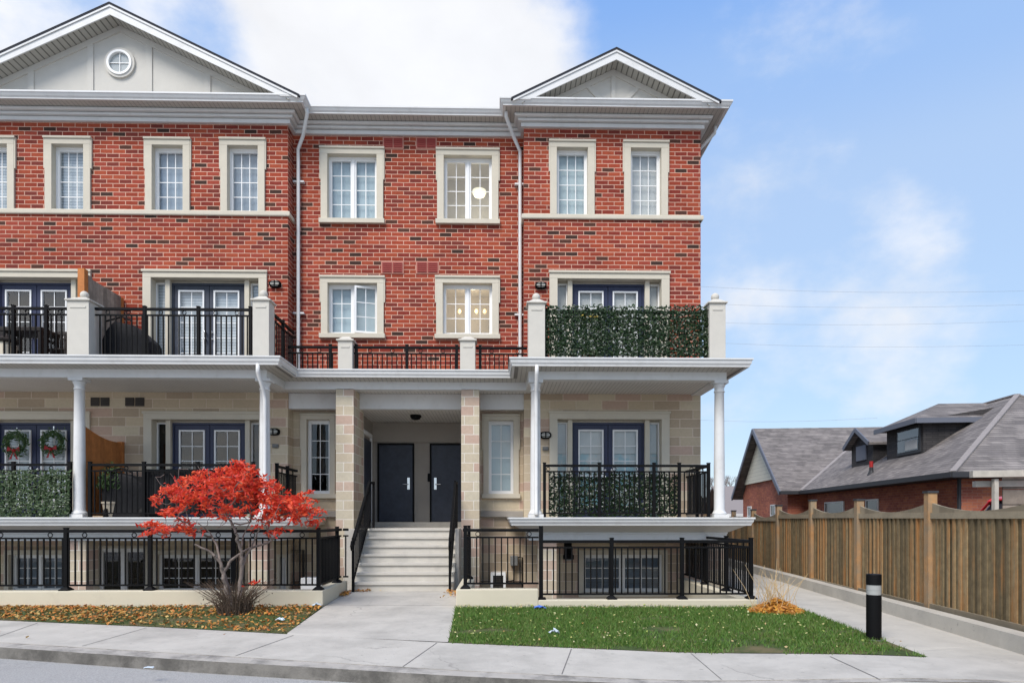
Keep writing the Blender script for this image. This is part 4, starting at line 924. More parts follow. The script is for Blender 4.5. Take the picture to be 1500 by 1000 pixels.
# downspouts
def spout(pts, r=.042): m = MB(); m.tube(pts, r, 10); return m.build('downspout', 'white_trim', T, smooth=True)
xa = X(436, 15.75)
spout([(-4.42, 15.25, 10.95), (-4.42, 15.3, 10.85), (-4.60, 15.62, 10.55), (xa, 15.78, 10.3), (xa, 15.80, 10.0), (xa, 15.80, 5.25), (xa, 15.80, 4.95), (xa+.03, 15.5, 4.80)])
xb = X(762, 15.75)
spout([(.20, 15.25, 10.95), (.20, 15.3, 10.85), (.36, 15.6, 10.6), (xb, 15.78, 10.32), (xb, 15.80, 10.0), (xb, 15.80, 5.25), (xb, 15.80, 4.95), (xb-.05, 15.5, 4.80)])
m = MB()
for x, zz in ((xa, (9.55, 6.4)), (xb, (9.55, 6.4))):
    for z in zz: m.box(x-.13, x+.13, 15.80, 15.9, z-.02, z+.02)
m.build('pipe_bracket', 'white_trim', T)
x = X(377, 13.4); xc = X(388, 13.75)
spout([(x, 13.43, 4.62), (x, 13.43, 4.45), (xc-.02, 13.72, 4.15), (xc, 13.75, 3.95), (xc, 13.75, 1.66), (xc, 13.68, 1.55)])
x = X(786.5, 13.4); xc = X(785.5, 13.75)
spout([(x, 13.43, 4.62), (x, 13.43, 4.45), (xc, 13.72, 4.15), (xc, 13.75, 3.95), (xc, 13.75, 1.66), (xc, 13.68, 1.55)])
spout([(5.25, 15.7, 10.95), (5.25, 15.75, 10.8), (4.92, 16.0, 10.5), (4.90, 16.05, 10.2), (4.90, 16.05, 1.0)])

# ------------------------------------------------------------------ steps, retaining walls, front railings
SX0, SX1 = X(517, 13.4), X(664, 13.4); NR = 7; ZL = 1.255; rise = ZL/NR
m = MB(); prof = [(13.4, -.2)]
for i in range(NR): prof += [(13.4+.25*i, rise*i if i else 0), (13.4+.25*i, rise*(i+1)-.045), (13.4+.25*i-.035, rise*(i+1)-.045), (13.4+.25*i-.035, rise*(i+1))]
prof += [(YE-.0, ZL), (YE-.0, -.2)]
pts = [(SX0, y, z) for y, z in prof]
m.prism(pts, (SX1-SX0, 0, 0)); st = m.build('front_steps', 'step_concrete')
tag(st, 'pale concrete flight of seven steps up to the dark entry doors', 'steps')
m = MB(); m.box(PLX[1]+.002, SX0-.002, 14.0, YE, -.2, ZL-.003); m.box(SX1+.002, PLX[2]-.002, 14.0, YE, -.2, ZL-.003); m.box(EXL, PLX[1], 16.0, YE, -.2, ZL-.003); m.box(EXL, EXR+.04, 17.3, YE, ZL-.1, ZT); m.build('landing', 'concrete', T)
WZL = Z(865, YL, 240); WZA, WZB = Z(862.5, YRW, 730), Z(878, YRW, 950)
rw = thing('retaining_wall', 'long cream painted low wall with grass strip and red tree before it', 'wall', (-8, YL, 0))
m = MB(); m.prism_z([(-16, YL), (PXL, YL), (PXL, 13.38), (PXL-.25, 13.38), (PXL-.25, YL+.25), (-16, YL+.25)], -1.3, WZL); m.build('wall_body', 'wall_paint', rw, bevel=.015)
rw2 = thing('retaining_wall', 'stepped cream low wall behind the green lawn on the right', 'wall', (2, YRW, 0))
sx = X(788.5, YRW)
m = MB(); m.prism_z([(PXR0, YRW), (sx, YRW), (sx, YRW+.25), (PXR0+.25, YRW+.25), (PXR0+.25, 13.38), (PXR0, 13.38)], -1.3, WZA); m.prism_z([(sx, YRW), (PXR1, YRW), (PXR1, YB), (PXR1-.25, YB), (PXR1-.25, YRW+.25), (sx, YRW+.25)], -1.3, WZB); m.build('wall_body', 'wall_paint', rw2, bevel=.015)
fr = thing('metal_railing', 'long black metal railing with rings on the left cream wall', 'railing', (-8, YL, WZL))
h = Z(775.5, YL, 300)-WZL; yr = YL+.12
pp = [-149, -26, 97, 220, 343, 466.5]; p, q = seg(-149, 466.5, yr); rg = []
for i in range(5):
    for t in (.22, .81): rg.append(at(pp[i]+123*t, -149, yr))
railing(fr, p, q, WZL, h, [at(v, -149, yr) for v in pp], rg, foot=True, posth=.05)
railing(fr, (X(466.5, yr), yr+.06), (X(466.5, yr), 13.25), WZL, h, [1.28], [], foot=True)
railing(fr, (X(466.5, yr)+.05, 13.25), (SX0-.06, 13.25), WZL, h, [], [], foot=True)
fr2 = thing('metal_railing', 'black metal railing stepping down along the wall behind the lawn', 'railing', (2, YRW, WZB))
yr = YRW+.12; p, q = seg(680, 789, yr); railing(fr2, p, q, WZA, Z(774, yr, 730)-WZA, [0.02], [at(700, 680, yr), at(775, 680, yr)], foot=True, posth=.09)
p, q = seg(792.5, 1100, yr); h2 = Z(790.5, yr, 900)-WZB
railing(fr2, p, q, WZB, h2, [at(v, 792.5, yr) for v in (896, 999, 1100)], [], foot=True, mid=.13)
m = MB(); c = X(792.5, yr); m.box(c-.035, c+.035, yr-.035, yr+.035, WZB, Z(770, yr, 792)); m.box(c-.08, c+.08, yr-.08, yr+.08, WZB, WZB+.03); m.build('post', 'black_metal', fr2)
railing(fr2, (X(1100, yr), yr+.05), (X(1100, yr), YB), WZB, h2, [1.2, 2.5], [.3, .6, .9], foot=True, mid=.13)
railing(fr2, (X(680, yr), yr+.05), (X(680, yr), 13.3), WZA, Z(774, yr, 730)-WZA, [1.85], [], foot=True)
# stair handrails
def handrail(x, label, bal):
    t = thing('stair_handrail', label, 'handrail', (x, 13.4, 0)); y0, y1 = 13.28, 14.95
    m = MB(); up = Vector((0, 0, 1)); a = Vector((x, y0, 1.05)); b = Vector((x, y1, ZL+1.05))
    m.bar(a, b, .05, .045); m.bar(b, b+Vector((0, .5, 0)), .05, .045)
    m.bar(a-up*.15, b-up*.15, .03, .03); m.bar(a-up*.85, b-up*.85, .03, .03)
    if bal:
        for i in range(1, 16):
            c = a.lerp(b, i/16); m.bar(c-up*.85, c-up*.15, .016, .016)
            if i % 4 == 2: m.ring(c-up*.087, (0, 1, .7), .05, .006)
    m.build('rail', 'black_metal', t)
    for c, lo in ((a, 0), (b, ZL), (b+Vector((0, .5, 0)), ZL)):
        m = MB(); m.bar((c.x, c.y, lo), (c.x, c.y, c.z+.04), .05, .05); m.build('post', 'black_metal', t)
    m = MB(); m.tube([a+up*.0, a+Vector((0, -.14, -.03)), a+Vector((0, -.2, -.12)), a+Vector((0, -.14, -.2)), a+Vector((0, 0, -.2))], .018, 8); m.build('rail_end', 'black_metal', t)
handrail(SX0+.03, 'black sloping handrail with balusters on the left side of the steps', True)
handrail(SX1-.06, 'black handrail seen edge on at the right side of the steps', True)

# ------------------------------------------------------------------ small fittings
def bulkhead(px, py, Y, label, on=False):
    p = P(px, py, Y); t = thing('wall_lamp', label, 'wall lamp', p); m = MB()
    def oval(rx, rz, y0, y1, k=24): 
        return [(p.x+rx*math.copysign(abs(math.cos(a))**.7, math.cos(a)), p.z+rz*math.copysign(abs(math.sin(a))**.7, math.sin(a))) for a in [2*math.pi*i/k for i in range(k)]]
    m.prism_y(oval(.135, .085, 0, 0), Y-.06, Y+.01); m.prism_y(oval(.12, .072, 0, 0), Y-.075, Y-.06)
    for dz in (-.03, .03): m.box(p.x-.12, p.x+.12, Y-.115, Y-.10, p.z+dz-.006, p.z+dz+.006)
    m.box(p.x-.012, p.x+.012, Y-.115, Y-.075, p.z-.07, p.z+.07); m.box(p.x-.125, p.x-.11, Y-.115, Y-.06, p.z-.04, p.z+.04); m.box(p.x+.11, p.x+.125, Y-.115, Y-.06, p.z-.04, p.z+.04)
    m.build('housing', 'black_metal', t); g = MB(); g.prism_y(oval(.10, .055, 0, 0), Y-.10, Y-.075); g.build('lens', 'lamp_glass', t)
bulkhead(404, 417, YB, 'oval caged wall lamp beside the left upper balcony doors'); bulkhead(792, 419, YB, 'oval caged wall lamp beside the upper right balcony doors, above the ivy screen post')
bulkhead(402, 632.5, YB, 'oval caged wall lamp on stone beside the left column of the red tree'); bulkhead(799, 637.5, YB, 'oval caged wall lamp on stone beside the lower right porch doors')
for px, py, lab in ((404, 653, 'small dark socket box below the lamp by the left porch column'), (799, 657, 'small dark socket box below the lamp on the lower right porch')):
    p = P(px, py, YB); m = MB(); m.box(p.x-.07, p.x+.07, YB-.05, YB, p.z-.045, p.z+.045); m.box(p.x-.05, p.x+.05, YB-.065, YB-.05, p.z-.03, p.z+.035); tag(m.build('socket_box', 'grey_plastic', bevel=.008), lab, 'socket')
p = P(609, 617, 16.5); zc_ = za+.01; m = MB(); m.lathe(p.x, 16.5, [(.14, zc_), (.14, zc_-.05), (.12, zc_-.07), (.11, zc_-.10), (.03, zc_-.12)], 24)
tag(m.build('ceiling_light', 'black_metal', smooth=False), 'round dark ceiling light over the entry doors', 'ceiling light')
p = P(832, 815, YB-.02); m = MB(); m.box(p.x-.09, p.x+.09, YB-.02, YB, p.z-.05, p.z+.4); m.box(p.x-.12, p.x+.12, YB-.2, YB-.02, p.z-.05, p.z+.05); m.box(p.x-.08, p.x+.08, YB-.19, YB-.03, p.z-.075, p.z-.05, 1)
tag(m.build('patio_lamp', ['black_metal', 'frosted']), 'dark box lamp on the stone wall of the sunken right patio', 'wall lamp')
t = thing('outdoor_unit', 'white box unit with dark grille behind the railing by the steps', 'air conditioner', (X(729, 15.3), 15.6, -.2))
x0, x1, z0, z1 = X(718.5, 15.55), X(741, 15.55), -.27, .20; m = MB(); m.box(x0, x0+.06, 15.55, YR, z0, z1); m.box(x1-.06, x1, 15.55, YR, z0, z1); m.box(x0+.06, x1-.06, 15.55, YR, z1-.07, z1); m.box(x0+.06, x1-.06, 15.55, YR, z0, z0+.04); m.build('casing', 'white_paint', t, bevel=.008)
m = MB(); m.box(x0+.06, x1-.06, 15.6, 15.7, z0+.04, z1-.07)
for i in range(8): z = z0+.06+i*.04; m.box(x0+.06, x1-.06, 15.57, 15.6, z, z+.012)
m.build('grille', 'dark_vent', t)
t = thing('gas_meter', 'small grey gas meter with pipes on the stone wall right of the steps', 'meter', (X(753, 15.7), 15.8, .2)); p = P(753, 822, 15.75)
m = MB(); m.box(p.x-.09, p.x+.09, 15.68, YR-.02, p.z-.1, p.z+.14); m.build('meter_body', 'grey_plastic', t, bevel=.02)
m = MB(); m.tube([(p.x+.1, 15.8, p.z+.1), (p.x+.2, 15.8, p.z+.1), (p.x+.2, 15.8, -1.1)], .018); m.tube([(p.x, 15.8, p.z-.1), (p.x, 15.8, p.z-.45), (p.x-.25, 15.8, p.z-.5)], .018); m.build('pipe', 'black_metal', t)
t = thing('outdoor_unit', 'white box unit under the small window behind the left railing corner', 'air conditioner', (X(453, 14.5), 14.5, -1.2))
x0, x1 = X(440, 14.4), X(466, 14.4); m = MB(); m.box(x0, x1, 14.4, 14.75, -1.2, Z(846, 14.4, 450)); m.build('casing', 'white_paint', t, bevel=.02)
m = MB(); m.box(x0+.06, x1-.2, 14.385, 14.4, -.35, -.15); m.build('badge', 'dark_vent', t)

# ------------------------------------------------------------------ artificial ivy screens
def rnd_unit(): 
    v = Vector((random.gauss(0, 1), random.gauss(0, 1), random.gauss(0, 1))); return v.normalized()
def ivy(px0, px1, py0, py1, Y, n, material, label, L=.07):
    x0, x1 = X(px0, Y), X(px1, Y); c = (px0+px1)/2; z0, z1 = Z(py1, Y, c), Z(py0, Y, c)
    t = thing('ivy_screen', label, 'hedge screen', ((x0+x1)/2, Y, z0)); m = MB()
    for i in range(int((x1-x0)/.3)+1):
        m.bar((x0+i*.3, Y+.03, z0), (x0+i*.3, Y+.03, z1-.05), .012, .008)
    for i in range(5): z = z0+.03+(z1-z0-.1)*i/4; m.bar((x0, Y+.036, z), (x1, Y+.036, z), .008, .012)
    m.build('lattice', 'ivy_leaf', t); m = MB()
    for _ in range(n):
        x = random.uniform(x0, x1); z = random.uniform(z0, z1)
        if z > z1-.05 and random.random() < .45: continue
        zz = z+(random.random()*.05 if z > z1-.06 else 0)
        nn = Vector((random.gauss(0, .55), -1, random.gauss(.25, .55))); u = Vector((random.gauss(0, 1), 0, random.gauss(0, .8)))
        l = L*random.uniform(.6, 1.2); m.leaf(Vector((x, Y+random.uniform(-.05, .02), zz)), nn, u, l, l*.62)
    m.build('leaves', material, t)
ivy(799.5, 1039, 450, 522, 13.72, 8500, 'ivy_leaf', 'dark green artificial ivy screen covering the upper right balcony railing')
ivy(805, 992, 694, 756, 13.95, 4300, 'ivy_leaf', 'dark ivy screen with pale gaps behind the lower right porch railing')
ivy(-38, 103, 690, 757, 13.72, 3600, 'fresh_ivy_leaf', 'lighter green ivy screen on the left lower porch railing below two wreaths')

# wreaths
def wreath(px, py, label):
    Y = 15.55; p = P(px, py, Y); t = thing('wreath', label, 'wreath', p, 'wreaths on the left lower porch doors'); m = MB()
    for _ in range(420):
        a = random.uniform(0, 6.283); r = .22+random.gauss(0, .045); c = Vector((p.x+r*math.cos(a), Y-.05+random.gauss(0, .03), p.z+r*math.sin(a)))
        m.leaf(c, Vector((random.gauss(0, .6), -1, random.gauss(0, .6))), Vector((math.cos(a+random.gauss(1.2, .6)), 0, math.sin(a+random.gauss(1.2, .6)))), .11, .03)
    m.build('foliage', 'wreath_leaf', t)
    m = MB(); b = Vector((p.x, Y-.11, p.z-.16)); m.ball(b, .04)
    for s in (-1, 1): m.add([b, b+Vector((s*.13, -.01, .09)), b+Vector((s*.15, -.02, -.02)), b+Vector((s*.05, .0, -.2)), b+Vector((s*.11, 0, -.21))], [(0, 1, 2), (0, 3, 4)])
    m.build('bow', 'ribbon_red', t)
    m = MB(); m.box(p.x-.012, p.x+.012, Y-.01, Y, p.z+.2, p.z+.38); m.build('hanger', 'chrome', t)
wreath(25, 650, 'green wreath with red bow hanging left on the lower left doors'); wreath(79, 648, 'green wreath with red bow hanging beside the leftmost porch column')

# wooden privacy screens between balconies
t = thing('privacy_screen', 'grey weathered wooden divider with orange posts on upper left balcony', 'privacy screen', (X(126, 14.1), 14.1, FL2))
xs_ = X(124, 14.1); m = MB()
for i in range(9): y = 14.18+i*.135; m.box(xs_, xs_+.03, y, y+.128, FL2+.05, 6.62+(.05 if i < 1 else 0)-.0*i)
m.build('boards', 'grey_wood', t)
m = MB(); m.box(xs_-.11, xs_+.03, 14.04, 14.17, FL2, 6.76); m.build('post', 'orange_wood', t); m = MB(); m.box(xs_-.04, xs_+.05, 15.38, 15.47, FL2, 6.6); m.build('post', 'orange_wood', t)
t = thing('privacy_screen', 'orange brown wooden divider with dipped top on lower left porch', 'privacy screen', (X(126, 14.1), 14.1, FL1)); m = MB()
for i in range(10):
    y = 14.0+i*.15; d = lambda yy: 3.45-.22*math.sin(min(1, (yy-14.0)/1.1)*math.pi/2)+(.0 if yy < 15.1 else 0); y2 = y+.148
    m.add([(xs_, y, FL1+.04), (xs_+.03, y, FL1+.04), (xs_+.03, y2, FL1+.04), (xs_, y2, FL1+.04), (xs_, y, d(y)), (xs_+.03, y, d(y)), (xs_+.03, y2, d(y2)), (xs_, y2, d(y2))], [(0, 3, 2, 1), (4, 5, 6, 7), (0, 1, 5, 4), (1, 2, 6, 5), (2, 3, 7, 6), (3, 0, 4, 7)])
m.build('boards', 'orange_wood', t); m = MB(); m.box(xs_-.05, xs_+.06, 15.38, 15.48, FL1, 3.26); m.build('post', 'orange_wood', t)

# covered grills, plant, furniture
def grill(px, Y, floor, label):
    c = X(px, Y); t = thing('covered_grill', label, 'grill', (c, Y, floor)); m = MB()
    prof = [(-.50, 0), (.50, 0), (.48, .55), (.42, .62), (.10, .90), (-.30, .98), (-.45, .8), (-.53, .6)]
    n = len(prof); vs = []
    for k, (yy, s) in enumerate(((-.28, .93), (-.2, 1), (.2, 1), (.28, .93))): vs += [(c+x*s, Y+yy, floor+z*s) for x, z in prof]
    m.add(vs, [(k*n+i, k*n+(i+1) % n, k*n+n+(i+1) % n, k*n+n+i) for k in range(3) for i in range(n)]+[tuple(range(n)), tuple(range(4*n-1, 3*n-1, -1))])
    m.build('cover', 'cloth_black', t, bevel=.02)
    m = MB(); m.tube([(c-.45, Y-.25, floor+.97), (c-.1, Y-.27, floor+1.06), (c+.1, Y-.27, floor+.98)], .02); m.build('handle', 'black_metal', t)
    for s in (-.38, .38): m = MB(); m.tube([(c+s-.03, Y-.31, floor+.10), (c+s+.03, Y-.31, floor+.10)], .1, 16); m.build('wheel', 'tyre', t, smooth=False)
grill(196, 14.5, FL2, 'black covered grill behind the railing of the upper left balcony'); grill(195, 14.5, FL1, 'black covered grill on the lower left porch below the wooden divider')
m = MB(); xa_, xb_ = X(213, 13.9), X(369, 13.9); K = 40; vs = []
for i in range(K+1):
    x = xa_+(xb_-xa_)*i/K; y = 13.9+.012*math.sin(i*1.3)+.008*math.sin(i*.37); vs += [(x, y, FL1+.08), (x, y, FL1+1.02-.012*abs(math.sin(i*.31)))]
m.add(vs, [(2*i, 2*i+2, 2*i+3, 2*i+1) for i in range(K)]); o = m.build('privacy_cloth', 'cloth_black'); so_ = o.modifiers.new('solid', 'SOLIDIFY'); so_.thickness = .006
tag(o, 'black cloth screen tied behind the lower left porch railing, behind the red tree', 'screen')
c = P(162, 700, 14.3); t = thing('potted_plant', 'bushy green plant in a pot on the lower left porch by the divider', 'plant', (c.x, 14.3, FL1)); m = MB(); m.lathe(c.x, 14.3, [(.11, FL1), (.16, FL1+.3), (.18, FL1+.3), (.18, FL1+.34), (.02, FL1+.34)], 20); m.build('pot', 'cream_pot', t)
m = MB()
for _ in range(500):
    d = rnd_unit(); d.z = abs(d.z); q = Vector((c.x, 14.3, FL1+.6))+Vector((d.x*.28, d.y*.22, d.z*.62))*random.random()**.4; m.leaf(q, d+rnd_unit()*.6, Vector((d.x, d.y, .8)), .12, .03)
m.build('foliage', 'wreath_leaf', t)
m = MB()
for _ in range(12):
    a = random.uniform(0, 6.28); m.tube([(c.x, 14.3, FL1+.33), (c.x+.08*math.cos(a), 14.3+.08*math.sin(a), FL1+.65), (c.x+.18*math.cos(a), 14.3+.18*math.sin(a), FL1+.9)], .006, 5)
m.build('stem', 'wreath_leaf', t)
def chair(cx, Y, floor, label):
    t = thing('patio_chair', label, 'chair', (cx, Y, floor)); m = MB(); m.box(cx-.26, cx+.26, Y-.25, Y+.25, floor+.40, floor+.44); m.build('seat', 'dark_furniture', t, bevel=.01)
    m = MB()
    for i in range(6): m.box(cx-.24+i*.085, cx-.19+i*.085, Y+.2, Y+.23, floor+.44, floor+.85)
    m.box(cx-.27, cx+.27, Y+.19, Y+.24, floor+.85, floor+.92); m.build('backrest', 'dark_furniture', t)
    for sx in (-.24, .24):
        for sy in (-.22, .22): m = MB(); m.bar((cx+sx, Y+sy, floor), (cx+sx, Y+sy, floor+.64 if sy < 0 else floor+.9), .045, .045); m.build('leg', 'dark_furniture', t)
        m = MB(); m.box(cx+sx-.03, cx+sx+.03, Y-.26, Y+.22, floor+.62, floor+.66); m.build('armrest', 'dark_furniture', t)
t = thing('patio_table', 'dark patio table behind the railing of the leftmost upper balcony', 'table', (X(44, 14.5), 14.5, FL2)); cx_ = X(44, 14.5)
m = MB(); m.box(cx_-.45, cx_+.45, 14.2, 14.8, FL2+.74, FL2+.83); m.build('tabletop', 'dark_furniture', t, bevel=.01)
for sx in (-.40, .40):
    for sy in (-.25, .25): m = MB(); m.bar((cx_+sx, 14.5+sy, FL2), (cx_+sx, 14.5+sy, FL2+.74), .07, .07); m.build('leg', 'dark_furniture', t)
chair(X(85, 14.6), 14.7, FL2, 'dark slatted chair between the patio table and the balcony post'); chair(X(2, 14.5), 14.5, FL2, 'dark slatted chair left of the patio table at the photo edge')
c = P(8, 505, 14.0); t = thing('lantern', 'cream and dark lantern pot standing low on the leftmost upper balcony', 'lantern', (c.x, 14.0, FL2)); m = MB(); m.lathe(c.x, 14.0, [(.14, FL2), (.2, FL2+.12), (.2, FL2+.36), (.17, FL2+.42), (.05, FL2+.43)], 16); m.build('pot', 'cream_pot', t); m = MB(); m.lathe(c.x, 14.0, [(.24, FL2+.43), (.26, FL2+.47), (.12, FL2+.56), (.02, FL2+.58)], 16); m.build('lid', 'dark_furniture', t)
# yellow flowers on the upper right balcony
c = P(862, 452, 14.1); t = thing('flower_pot', 'pale yellow flowers showing above the ivy on the upper right balcony', 'plant', (c.x, 14.1, FL2)); m = MB(); m.lathe(c.x, 14.1, [(.12, FL2), (.17, FL2+.35), (.19, FL2+.36), (.05, FL2+.36)], 16); m.build('pot', 'terracotta', t); m = MB()
for _ in range(260):
    d = rnd_unit(); q = Vector((c.x, 14.1, FL2+1.08))+Vector((d.x*.2, d.y*.15, d.z*.1)); m.leaf(q, d+Vector((0, -.6, .5)), rnd_unit(), .06, .045)
m.build('blossom', 'yellow_petal', t); m = MB()
for _ in range(14): a = random.uniform(0, 6.28); m.tube([(c.x, 14.1, FL2+.35), (c.x+.14*math.cos(a), 14.1+.1*math.sin(a), FL2+1.05)], .006, 5)
m.build('stem', 'wreath_leaf', t)

# ------------------------------------------------------------------ red tree
def tree():
    base = PG(345, 898); Y0 = base.y
    t = thing('red_shrub_tree', 'small tree with bright red autumn leaves in front of the left railing', 'tree', base)
    def Q(px, py, dy=0): return P(px, py, Y0+dy)
    ell = [((320, 714), (82, 25), 640), ((345, 695), (36, 20), 250), ((262, 727), (38, 18), 230), ((370, 718), (42, 22), 420), ((416, 744), (46, 20), 420), ((440, 738), (26, 22), 120), ((245, 773), (38, 8), 170), ((225, 768), (14, 6), 40), ((335, 752), (70, 13), 60), ((460, 770), (10, 14), 22), ((425, 783), (20, 10), 12), ((355, 690), (14, 14), 80), ((385, 850), (20, 12), 8), ((300, 748), (65, 12), 120), ((365, 754), (50, 12), 90), ((400, 772), (40, 8), 40), ((270, 752), (30, 10), 60)]
    tips = []
    for (cx, cy), (rx, ry), n in ell:
        for _ in range(max(1, n//11)):
            while True:
                a, b, c = random.uniform(-1, 1), random.uniform(-1, 1), random.uniform(-1, 1)
                if a*a+b*b+c*c < 1: break
            c0 = Q(cx+a*rx, cy+b*ry, c*rx/F*Y0*.75); dr = Vector((a+random.gauss(0, .5), c+random.gauss(0, .5), 0)).normalized()
            for k in range(min(n, random.randint(8, 15))):      # a flat spray of leaves that droops outwards
                f = random.uniform(-1, 1); tips.append(c0+dr*f*.15+Vector((random.gauss(0, .035), random.gauss(0, .035), -.035*f-.03*f*f+random.gauss(0, .012))))
    stems = [[(345, 893, 0), (334, 872, -.03), (328, 840, -.05), (322, 822, -.1), (305, 806, -.2), (285, 797, -.3)],
             [(345, 893, 0), (336, 868, .02), (328, 838, .05), (338, 820, .1), (362, 804, .2), (392, 795, .3), (415, 778, .3)],
             [(348, 893, 0), (352, 862, .05), (354, 830, .05), (353, 808, 0), (347, 785, -.1), (341, 768, -.1), (330, 752, -.05)],
             [(354, 830, .05), (365, 806, .15), (376, 785, .2), (384, 768, .25)],
             [(322, 822, -.1), (318, 800, .1), (308, 780, .2), (290, 765, .3)], [(353, 808, 0), (356, 785, .25), (366, 765, .3)]]
    nodes = []; par = []; stemw = []
    def addn(p, pr): nodes.append(p); par.append(pr); return len(nodes)-1
    for si, s in enumerate(stems):
        pts = [Q(*q) for q in s]; prev = None; start = len(nodes)
        if si > 2: prev = min(range(len(nodes)), key=lambda k: (nodes[k]-pts[0]).length)
        for i in range(len(pts)-1):
            for j in range(4):
                p = pts[i].lerp(pts[i+1], j/4)+Vector((random.gauss(0, .008), random.gauss(0, .008), 0))
                if si > 2 and i == 0 and j == 0: continue
                prev = addn(p, prev)
        prev = addn(pts[-1], prev)
        while len(stemw) < len(nodes): stemw.append(0)
        m_ = len(nodes)-start; 
        for q_ in range(start, len(nodes)): stemw[q_] = (.044, .036, .042, .022, .018, .018)[si]*(1-.72*(q_-start)/m_)
    random.shuffle(tips); hubs = tips[:230]+[Q(random.uniform(240, 455), random.uniform(742, 775), random.uniform(-.4, .4)) for _ in range(45)]; hubs.sort(key=lambda p: (p-Q(340, 810)).length)
    def connect(p, step, jit):
        k = min(range(len(nodes)), key=lambda k: (nodes[k]-p).length+.4*max(0, nodes[k].z-p.z)); prev = k; a = nodes[k]; d = (p-a).length; n = max(1, int(d/step))
        bow = Vector((0, 0, -.12*d))
        for i in range(1, n+1):
            f = i/n; q = a.lerp(p, f)+bow*math.sin(math.pi*f)+Vector((random.gauss(0, jit), random.gauss(0, jit), random.gauss(0, jit)))*(1 if i < n else 0); prev = addn(q, prev)
        return prev
    for p in hubs: connect(p, .08, .012)
    for px in range(228, 262, 6):      # bare twigs at the upper left
        connect(Q(px+random.uniform(-4, 10), random.uniform(688, 712), random.uniform(-.2, .2)), .08, .006)
    for px in (262, 275, 290, 305, 318): connect(Q(px, random.uniform(681, 692), random.uniform(-.2, .2)), .08, .006)
    nstem = len(stemw); w = [0.0]*len(nodes); ch = [0]*len(nodes)
    for i in range(len(nodes)-1, -1, -1):
        if ch[i] == 0: w[i] += 1
        if par[i] is not None: w[par[i]] += w[i]; ch[par[i]] += 1
    rad = [min(.05, .0042*max(1, x)**.45) for x in w]
    for i in range(nstem): rad[i] = max(stemw[i], min(rad[i], stemw[i]*1.3))
    tr = MB(); tw = MB()
    for i in range(len(nodes)):
        if par[i] is None: continue
        a, b = nodes[par[i]], nodes[i]
        if (b-a).length < 1e-4: continue
        (tr if rad[i] > .016 else tw).tube([a, b+(b-a)*.04], [min(rad[par[i]], rad[i]*1.25), rad[i]], 7 if rad[i] > .016 else 4, 0, False)
    tr.build('trunk', 'bark', t, smooth=True); tw.build('twigs', 'bark', t)
    lv = MB()
    for p in tips:
        for _ in range(2):
            c = p+Vector((random.gauss(0, .03), random.gauss(0, .03), random.gauss(0, .015)))
            nn = Vector((random.gauss(0, .7), random.gauss(-.5, .7), random.gauss(.6, .6))); l = random.uniform(.055, .115)
            lv.leaf(c, nn, Vector((random.gauss(0, 1), random.gauss(0, .7), random.gauss(-.35, .5))), l, l*.36, 0, random.uniform(.1, .5))
    lv.build('crown', 'red_leaf', t)
    # dry stems at its foot
    m = MB()
    for _ in range(380):
        a = random.uniform(0, 6.283); r = random.uniform(0, .26); b = Vector((base.x+r*math.cos(a), base.y+r*math.sin(a), base.z-.02)); L = random.uniform(.2, .62); o = Vector((math.cos(a), math.sin(a)*.7, 0))*random.uniform(.1, 1.0)
        m.tube([b, b+(o*.4+Vector((0, 0, 1)))*L*.5, b+(o+Vector((0, 0, .95)))*L], [.006, .004, .002], 4, 0, False)
    for _ in range(260):
        c = base+Vector((random.gauss(0, .2), random.gauss(0, .15), random.uniform(.05, .38))); m.leaf(c, rnd_unit(), rnd_unit(), .045, .02)
    tag(m.build('dry_shrub', 'dry_twig'), 'dark dry twiggy clump at the foot of the red tree', 'shrub')
tree()

# dead ornamental grass at the corner of the right wall
b = PG(1140, 897); t = thing('ornamental_grass', 'dead straw coloured grass with orange leaves at the corner of the right wall', 'plant', b); m = MB()
for _ in range(1300):
    a = random.uniform(0, 6.283); r = random.random()**.6; rx, ry = .42, .26; c = b+Vector((r*rx*math.cos(a)-.03, r*ry*math.sin(a), .02+.24*(1-r)*random.random())); l = random.uniform(.08, .2)
    m.leaf(c, Vector((random.gauss(0, .5), random.gauss(-.5, .5), 1)), Vector((math.cos(a)+random.gauss(0, .5), math.sin(a), random.gauss(.1, .3))), l, l*.28)
m.build('leaves', 'dead_leaf', t); m = MB()
for _ in range(60):
    a = random.gauss(math.pi/2, .75); s = Vector((b.x+random.gauss(-.05, .15), b.y+.05+random.gauss(0, .1), b.z)); L = random.uniform(.35, .9); e = s+Vector((random.gauss(.02, .3)*L, random.gauss(0, .2)*L, L*random.uniform(.7, 1)))
    m.tube([s, s.lerp(e, .5)+Vector((random.gauss(0, .04), 0, .06)), e], [.005, .004, .002], 4, 0, False)
m.build('stalks', 'straw', t)
# bollard lamp
b = PG(1280, 937); t = thing('bollard_lamp', 'black bollard lamp with clear band at the tip of the lawn', 'bollard', b); s = b.y/F; r = 10.3*s; H = 98*s; z0 = b.z
m = MB(); m.lathe(b.x, b.y, [(r, z0), (r, z0+H*.69)], 28); m.build('post', 'black_metal', t); m = MB(); m.lathe(b.x, b.y, [(r*.5, z0+H*.69), (r*.5, z0+H*.84)], 16); m.build('lamp_core', 'black_metal', t)
m = MB(); m.lathe(b.x, b.y, [(r*1.01, z0+H*.84), (r*1.01, z0+H*.985), (r*.97, z0+H), (.01, z0+H*1.003)], 28); m.build('cap', 'black_metal', t)
m = MB(); m.lathe(b.x, b.y, [(r*.96, z0+H*.69+.001), (r*.96, z0+H*.84-.001)], 28); m.lathe(b.x, b.y, [(r*.985, z0+H*.76), (r*.985, z0+H*.772)], 28); m.build('lens', 'frosted', t)
